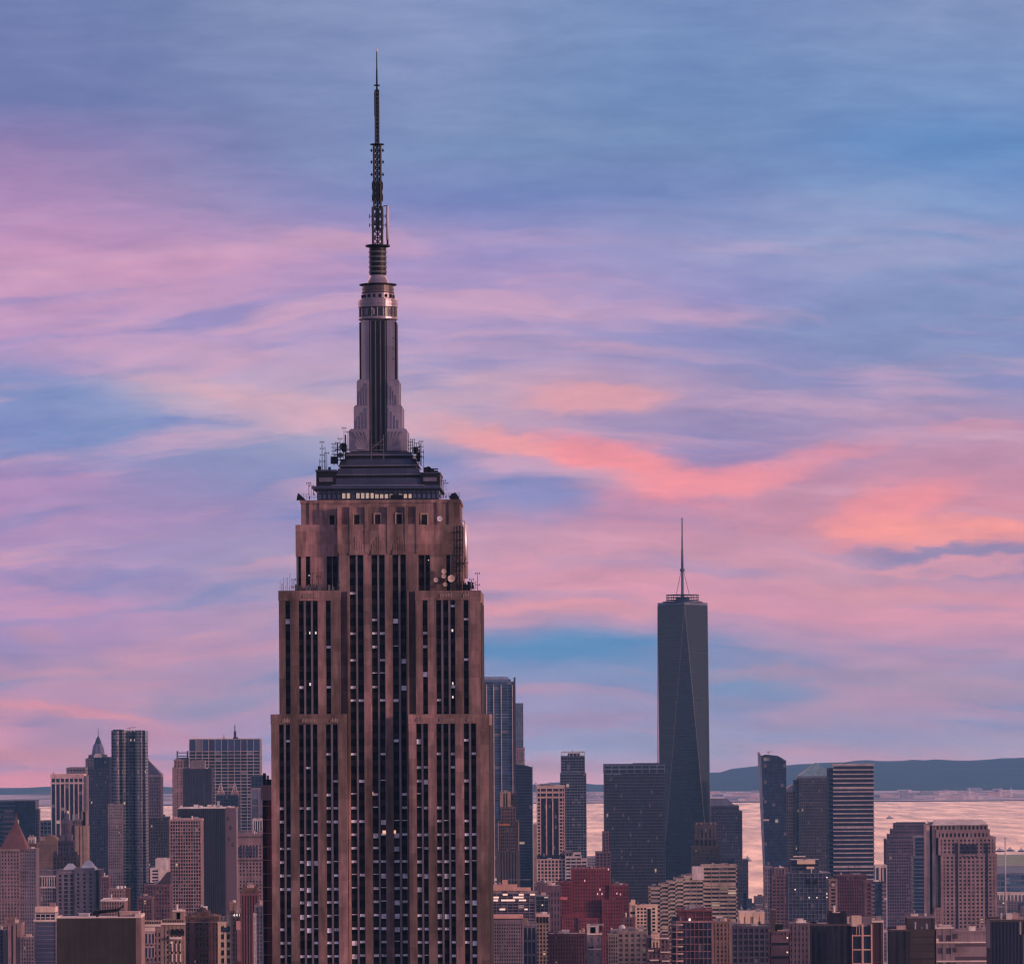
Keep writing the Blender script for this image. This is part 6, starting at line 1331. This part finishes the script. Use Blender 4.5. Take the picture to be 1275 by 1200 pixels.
def frame_block():
    b = B('gridded_dark_block', 'dark framed block with a deep red top storey and a rounded balcony corner', 860, 2300.)
    wm = wall('purple_frame', (.30,.17,.18)); m = b.m
    b.block(843, 886, 1147.5, wallm=wm, gc=(.03,.024,.045), bay=5.5, fl=9, pier=.08, span=.10, depth=15, proud=.5, blind=.05, var=.8, lit=.0)
    b.block(845, 886.2, 1133.4, 1147.4, wallm=wall('wine_frame', (.20,.07,.08)), gc=(.085,.028,.036), bay=10.3, fl=7.4, pier=.08, span=.14, y0=.6, depth=13, name='top_storey', lit=0)
    b.box('lit_door', 857.6, 859.8, 1143, 1146.6, lamp('white_door_light', (1,.9,.84), 1.0), y0=-.3, depth=.5)
    x = b.X(843, 1160); rr = 8*m
    MB().lathe([(rr, -1), (rr, b.Z(1140))], x+.3, rr, 20).make('rounded_corner', glass((.03,.024,.045), 3, 3.4, 0, .6, .2), b.root)
    for k in range(9): MB().lathe([(rr+.1, b.Z(1151.6+k*9)), (rr+1.0, b.Z(1151.6+k*9)), (rr+1.0, b.Z(1150+k*9)), (rr+.1, b.Z(1150+k*9))], x+.3, rr, 20).make('balcony', wall('peach_balcony', (.55,.36,.31)), b.root)
    for p0, p1, h in ((848,853,2.6),(866,874,2),(877,880,3.4)): b.unit(p0, p1, 1133-h, 1133.2, mat=PURP)
frame_block()
b = B('tan_windowed_block', 'tan brick block with a cream roof tank, between gridded block and dark blue block', 898, 2400.)
b.block(886.6, 910, 1148, wallm=wall('tan_dusk', (.235,.15,.125)), gc=(.035,.025,.032), bay=4.6, fl=5.4, pier=.5, span=.42, depth=14, blind=.12, lit=.0); x, z = b.p(899, 1148)
b.box('roof_tank', 893.4, 905.6, 1143, 1147, wall('peach_slab', (0,0,0)), y0=3, depth=6); b.unit(889, 893, 1144, 1148)
b = B('cream_roof_block', 'bright cream topped block below the far treed shore', 936, 3000.)
b.block(921, 951, 1136, wallm=wall('bright_cream', (0,0,0)), gc=(.42,.30,.24), bay=9, fl=16, pier=.6, span=.3, depth=14, roof=BRIGHT); b.box('stack', 922, 934, 1133.5, 1136, BRIGHT, y0=2, depth=6); b.box('dark_door', 944.5, 947, 1147, 1149.6, DARKP, y0=-.6, depth=.3)
b = B('dark_blue_block', 'dim dark blue block below the cream roof block', 928, 2500.)
b.block(905, 958.6, 1153.5, wallm=wall('dusk_blue_stone', (.085,.075,.105)), gc=(.02,.022,.04), bay=6.4, fl=7.4, pier=.3, span=.3, depth=14, blind=.06, lit=.0); b.unit(918, 928, 1150, 1153.5, mat=LAV); b.unit(936, 944, 1150.6, 1153.5)
b = B('recessed_brick_block', 'pink brown brick block with two dark recessed loggias', 971, 2250.)
b.block(959.4, 982.4, 1160, wallm=PURP, gc=INK, bay=23, fl=16.6, pier=.03, span=.8, depth=13, name='glazed_body'); b.box('chimney', 960, 965, 1132.4, 1160.4, DSTONE, y0=2, depth=4); b.box('roof_hut', 965.4, 975, 1150, 1160.2, DARKROOF, y0=3, depth=5); b.box('parapet_cap', 960.6, 966, 1131.4, 1132.6, TAN, y0=1.6, depth=4.6)
for k in range(5): b.box('loggia_post', 963+k*4, 964+k*4, 1157.4-0+2.6, 1163.2, LAV, y0=-.8, depth=.4)
for yy in (1167, 1185): b.box('lamp', 979.4, 981, yy-.8, yy+.8, lamp('roof_lamp', (0,0,0), 0), y0=-.9, depth=.4)
b = B('grey_purple_slab', 'plain grey purple slab between brick loggias and the dark box', 996, 2350.)
b.block(982.8, 1011.4, 1150, wallm=wall('grey_purple', (.135,.10,.125)), gc=(.04,.032,.045), bay=4.6, fl=7, pier=.62, span=.5, depth=14, blind=.1, lit=.004)
b = B('dark_navy_box', 'dark navy box with a stair hut on its roof near the bottom', 1035, 1900.)
b.block(1011.6, 1060, 1151.5, wallm=wall('navy_panel', (.026,.024,.042)), gc=(.012,.012,.024), bay=8, fl=40, pier=.5, span=.03, depth=13, proud=.2, blind=0, roof=DSTONE); b.block(1033, 1053.6, 1138, 1151.6, wallm=wall('navy_panel', (0,0,0)), gc=(.012,.012,.024), bay=20, fl=20, pier=.4, span=.2, y0=2, depth=7, name='stair_hut', blind=0)
b.unit(1038, 1046, 1135.4, 1138, y=3, mat=BRIGHT); b.unit(1054.4, 1058, 1141, 1151.5, y=3, mat=WHITEW)
b = B('open_frame_building', 'white framed building open to dark bays beside the dark navy box', 1073, 1880.)
pk = wall('salmon_post', (.60,.36,.29)); 
b.block(1061, 1085.4, 1153, wallm=None, gc=(.016,.018,.036), bay=12, fl=16, depth=12, name='glazed_body', roof=False, blind=0)
for p0, p1, yt in ((1060.8,1061.8,1163),(1072.6,1075,1150),(1084.2,1086,1150)): b.box('post', p0, p1, yt, None, pk, y0=-.8, depth=.78)
for p0, p1 in ((1061.9,1072.5),(1075.1,1084.1)):
    for k in range(4): b.box('beam', p0, p1, 1163.5+k*17.5, 1165+k*17.5, pk, y0=-.7, depth=.65)
b.box('plant_box', 1061, 1072.8, 1140.2, 1152.9, wall('pale_peach_block', (.66,.48,.38)), y0=0, depth=8); b.box('plant_box', 1073, 1085.4, 1142, 1152.9, LAV, y0=0, depth=8)
for p0 in (1066, 1069.4): b.box('inner_post', p0, p0+.7, 1153, 1163, pk, y0=-.5, depth=.4)
b = B('maroon_slab', 'maroon slab with a white edge next to the open framed building', 1093, 1900.)
b.block(1086.6, 1098.4, 1147, wallm=wall('maroon_panel', (.10,.045,.055)), gc=(.05,.022,.03), bay=12, fl=50, pier=.3, span=.02, depth=12, roof=BRIGHT, blind=0); b.box('white_edge', 1098.6, 1100.2, 1146, None, WHITEW, y0=-.3, depth=12.4)
b = B('dark_brown_hall', 'dark brown flat block stepping up to the right, below the blue banded tower', 1137, 2050.)
b.block(1109, 1132, 1158, wallm=wall('ink_panel', (.030,.026,.036)), gc=(.02,.018,.028), bay=12, fl=30, pier=.5, span=.03, depth=13, blind=0, roof=DSTONE); b.block(1132.2, 1164.6, 1158, wallm=DBROWN, gc=(.04,.028,.028), bay=32, fl=9, pier=.05, span=.85, y0=.4, depth=13, name='brown_wing', blind=0); b.block(1131.6, 1164.6, 1142.5, 1158.1, wallm=DBROWN, gc=(.06,.045,.05), bay=32, fl=20, pier=.1, span=.9, y0=6, depth=8, name='upper_block', blind=0, roof=LAV)
b = B('terraced_parking_block', 'pale mauve low block with long white ledges below the grid windowed tower', 1198, 2200.)
pm = wall('pale_mauve', (.25,.185,.20))
b.block(1165, 1186, 1155, wallm=pm, gc=(.08,.06,.075), bay=10, fl=16, pier=.4, span=.55, depth=13, roof=BRIGHT); b.block(1186.2, 1233, 1160, wallm=pm, gc=(.15,.10,.12), bay=46, fl=18, pier=.1, span=.7, y0=.5, depth=12, name='long_wing', blind=0)
for yy in (1172, 1195.5): b.box('white_ledge', 1164.6, 1233, yy, yy+1.6, BRIGHT, y0=-1.2, depth=1.1)
for k in range(3): b.box('dark_bay', 1186.5, 1192-k, 1162+k*17, 1168+k*17, DSTONE, y0=-.5, depth=.35)
b.box('corner_post', 1165.4, 1168.4, 1168, 1172, BRIGHT, y0=-1.4, depth=1.5); b.unit(1170, 1184, 1152.4, 1155, mat=WHITEW)
b = B('dark_blue_slab', 'dark navy ribbed slab in the bottom right corner', 1256, 1800.)
b.block(1233.6, 1290, 1146, wallm=wall('navy_rib', (.030,.032,.060), .6, .3, .12), gc=(.014,.018,.040), bay=4.4, fl=60, pier=.5, span=.0, depth=14, proud=.25, blind=0, roof=DSTONE); b.box('pale_edge', 1232, 1233.4, 1145.4, 1180, LAV, y0=-.2, depth=14.4)

# ---------------- the low roofs of the island between the towers, one mass
def low_roofs():
    lr = random.Random(21); mb = MB()
    for D in range(2500, 7250, 120):
        w = D*.115; x = -w
        while x < w:
            bw = lr.uniform(18, 60); h = lr.uniform(10, 38) if D < 5600 else lr.uniform(6, 16)
            if lr.random() < .8:
                y = D+lr.uniform(0, 30); d = lr.uniform(25, 60); z = drop(D)
                mb.box(x, x+bw*.9, y, y+d, z, z+h); mb.box(x+bw*.2, x+bw*.45, y+d*.3, y+d*.6, z+h, z+h+lr.uniform(2, 4))
            x += bw+lr.choice((3, 4, 18))
    mb.make('distant_low_roofs', punched('low_roof_masonry', (.17,.12,.12), (.02,.02,.03), 4.2, 3.6, .5, .5, lit=.004), kind='stuff')
low_roofs()

# ---------------- waterfront and river
def treeline():
    tr = random.Random(5)
    lf = wall('dark_foliage', (.022,.030,.024), .95, .4, .2)
    for i, px in enumerate((933.5, 937, 940.5, 944.5, 948.5, 952)):
        D = 7000.+tr.uniform(-60, 60)
        gx, _ = img(px, 1118, D); e = bpy.data.objects.new('shore_tree', None); COL.objects.link(e); e.location = (gx, D, drop(D)+.5)
        e['label'] = 'dark leafy trees in a row on the far shore under the leaning blue tower'; e['category'] = 'tree'; e['group'] = 'trees on the far shore'
        h = 9.5+tr.uniform(-1.5, 3.5)+(i in (2, 3))*2
        MB().tube([(0,0,0),(0,0,h*.35),(.3,0,h*.6)], [.5,.4,.2], 7).make('trunk', wall('tree_bark', (.05,.04,.035)), e)
        c = MB()
        for _ in range(420):
            a = tr.uniform(0, 6.283); t = tr.uniform(-1, 1); q = math.sqrt(1-t*t)*(.65+.35*tr.random()); rr = h*.42
            p = Vector((q*math.cos(a)*rr*1.15, q*math.sin(a)*rr, h*.62+t*rr*.9+.8*math.sin(a*3))); s = tr.uniform(.35, .75)
            u = Vector((tr.uniform(-1,1), tr.uniform(-1,1), tr.uniform(-1,1))).normalized(); w = u.orthogonal().normalized()*s; u = u.cross(w).normalized()*s
            c.add([p-w-u*.5, p+w-u*.5, p+u], [(0,1,2)])
        c.make('crown', lf, e)
treeline()
def pier_row():
    b = B('waterfront_hall', 'long low blue hall with a white colonnade on the pier at the right edge', 1258, 7000.)
    b.block(1240, 1290, 1087, 1110, wallm=BMULL, gc=(.05,.09,.15), bay=6, fl=8, pier=.1, span=.3, depth=30, y0=8, name='hall', roof=wall('blue_grey_roof', (.20,.24,.30)))
    b.block(1240, 1290, 1112, 1122, wallm=wall('white_colonnade', (.66,.54,.44)), gc=(.10,.08,.10), bay=4.6, fl=20, pier=.35, span=.1, depth=14, name='colonnade', roof=BRIGHT)
    b.block(1238, 1290, 1123, wallm=LAV, gc=(.10,.08,.12), bay=12, fl=14, pier=.2, span=.2, y0=-8, depth=20, name='lower_storey', roof=LAV)
    b.block(1240, 1290, 1078, 1087.2, wallm=None, gc=(.22,.23,.27), bay=60, fl=20, depth=20, y0=12, name='pale_attic', blind=0, var=.1)
    b = B('light_mast', 'tall pale slender mast rising from the pier at the right', 1251.5, 6700.)
    x, z = b.p(1251.5, 1042); mb = MB().tube([(x, 0, -1), (x, 0, z)], [1.3, .75], 8); mb.box(x-1.6, x+1.6, -1.2, 1.2, z-2.5, z); mb.make('mast', wall('pale_mast', (.50,.40,.42), .6), b.root)
    MB().box(x-2.4, x+2.4, -2.4, 2.4, -1, 3).make('foot', LAV, b.root)
    lawn = sheet('lawn', wall('lawn_green', (.30,.33,.16), .9, .2, .02), 1, [9000, 10200], lambda x, y: drop(y)+3.0)
    me = lawn.data
    x0 = img(1237, 1078, 9000)[0]; vs = [(x0, 9000), (x0+900, 9000), (x0-40, 10200), (x0+1000, 10200)]
    for v, (x, y) in zip(me.vertices, vs): v.co = (x, y, drop(y)+3.0)
pier_row()
def boat(name, label, px, D, L, H, hullm, group=None):
    x, _ = img(px, 1030, D); e = bpy.data.objects.new(name, None); COL.objects.link(e); e.location = (x, D, drop(D)-.5); e['label'] = label; e['category'] = 'boat'
    if group: e['group'] = group
    h = H; l = L/2
    MB().plan([(-l,-3.5),(l*.75,-3.5),(l,0),(l*.75,3.5),(-l,3.5)], -.8, h*.4, [(-l,-4),(l*.8,-4),(l*1.08,0),(l*.8,4),(-l,4)]).make('hull', hullm, e)
    MB().box(-l*.75, l*.5, -3, 3, h*.4, h*.72).box(-l*.45, l*.25, -2.4, 2.4, h*.72, h*.95).make('cabin', wall('boat_white', (.5,.48,.52)), e)
    MB().tube([(-l*.1,0,h*.9),(-l*.1,0,h*1.5)], .3, 6).box(-l*.3, -l*.15, -.8, .8, h*.95, h*1.25).make('mast', BLACK, e)
boat('ferry', 'dark blue ferry left of the pale mast', 1245.5, 10600., 20, 7, DBLUE); boat('ferry', 'dark blue ferry just right of the pale mast', 1258, 10650., 17, 7, DBLUE); boat('ferry', 'dark blue ferry at the right edge of the photo', 1272, 10600., 16, 6.5, DBLUE)
boat('cargo_ship', 'small grey ship alone on the river above the stepped violet tower', 1108, 15200., 22, 8, wall('ship_grey', (.30,.26,.28))); boat('small_vessel', 'small vessel on the water just right of the chamfered roof tower', 931, 9900., 14, 9, wall('ship_grey', (0,0,0)))
# far shore: sheds and three gantry cranes of the port, tiny pale shapes beyond the water
def port():
    pr = random.Random(9)
    tones = [wall('shed_white', (.80,.62,.55)), wall('shed_peach', (.66,.45,.40)), wall('shed_grey', (.40,.33,.34))]
    for i in range(64):
        D = pr.uniform(19800, 23500); px = pr.choice((pr.uniform(1085, 1290), pr.uniform(885, 950), pr.uniform(1095, 1290), pr.uniform(690, 760)))
        x, _ = img(px, 990, D); w = pr.uniform(18, 110); h = pr.uniform(5, 15); d = pr.uniform(40, 120)
        o = MB().frus(-w/2, w/2, 0, d, 0, -w/2, w/2, 0, d, h).frus(-w/2-1, w/2+1, -1, d+1, h, -w/2, w/2, d*.45, d*.55, h+w*.04).make('port_shed', pr.choice(tones))
        o.location = (x, D, drop(D)+3); o['label'] = 'tiny pale shed among the low sheds of the port across the water'; o['category'] = 'shed'; o['group'] = 'sheds of the far port'
    for px, h, lb in ((1207.5,44,'left one of the three tiny pale port towers over the far shore'),(1246.5,42,'middle one of the three tiny pale port towers over the far shore'),(1259,46,'right one of the three tiny pale port towers over the far shore')):
        D = 21000.; x, _ = img(px, 990, D); mb = MB()
        mb.frus(-5, 5, -5, 5, 0, -2.5, 2.5, -2.5, 2.5, h*.5).frus(-2.4, 2.4, -2.4, 2.4, h*.5, -.4, .4, -.4, .4, h).box(-9, 9, -2, 2, h*.18, h*.26)
        o = mb.make('port_tower', tones[0]); o.location = (x, D, drop(D)+3); o['label'] = lb; o['category'] = 'tower'
port()
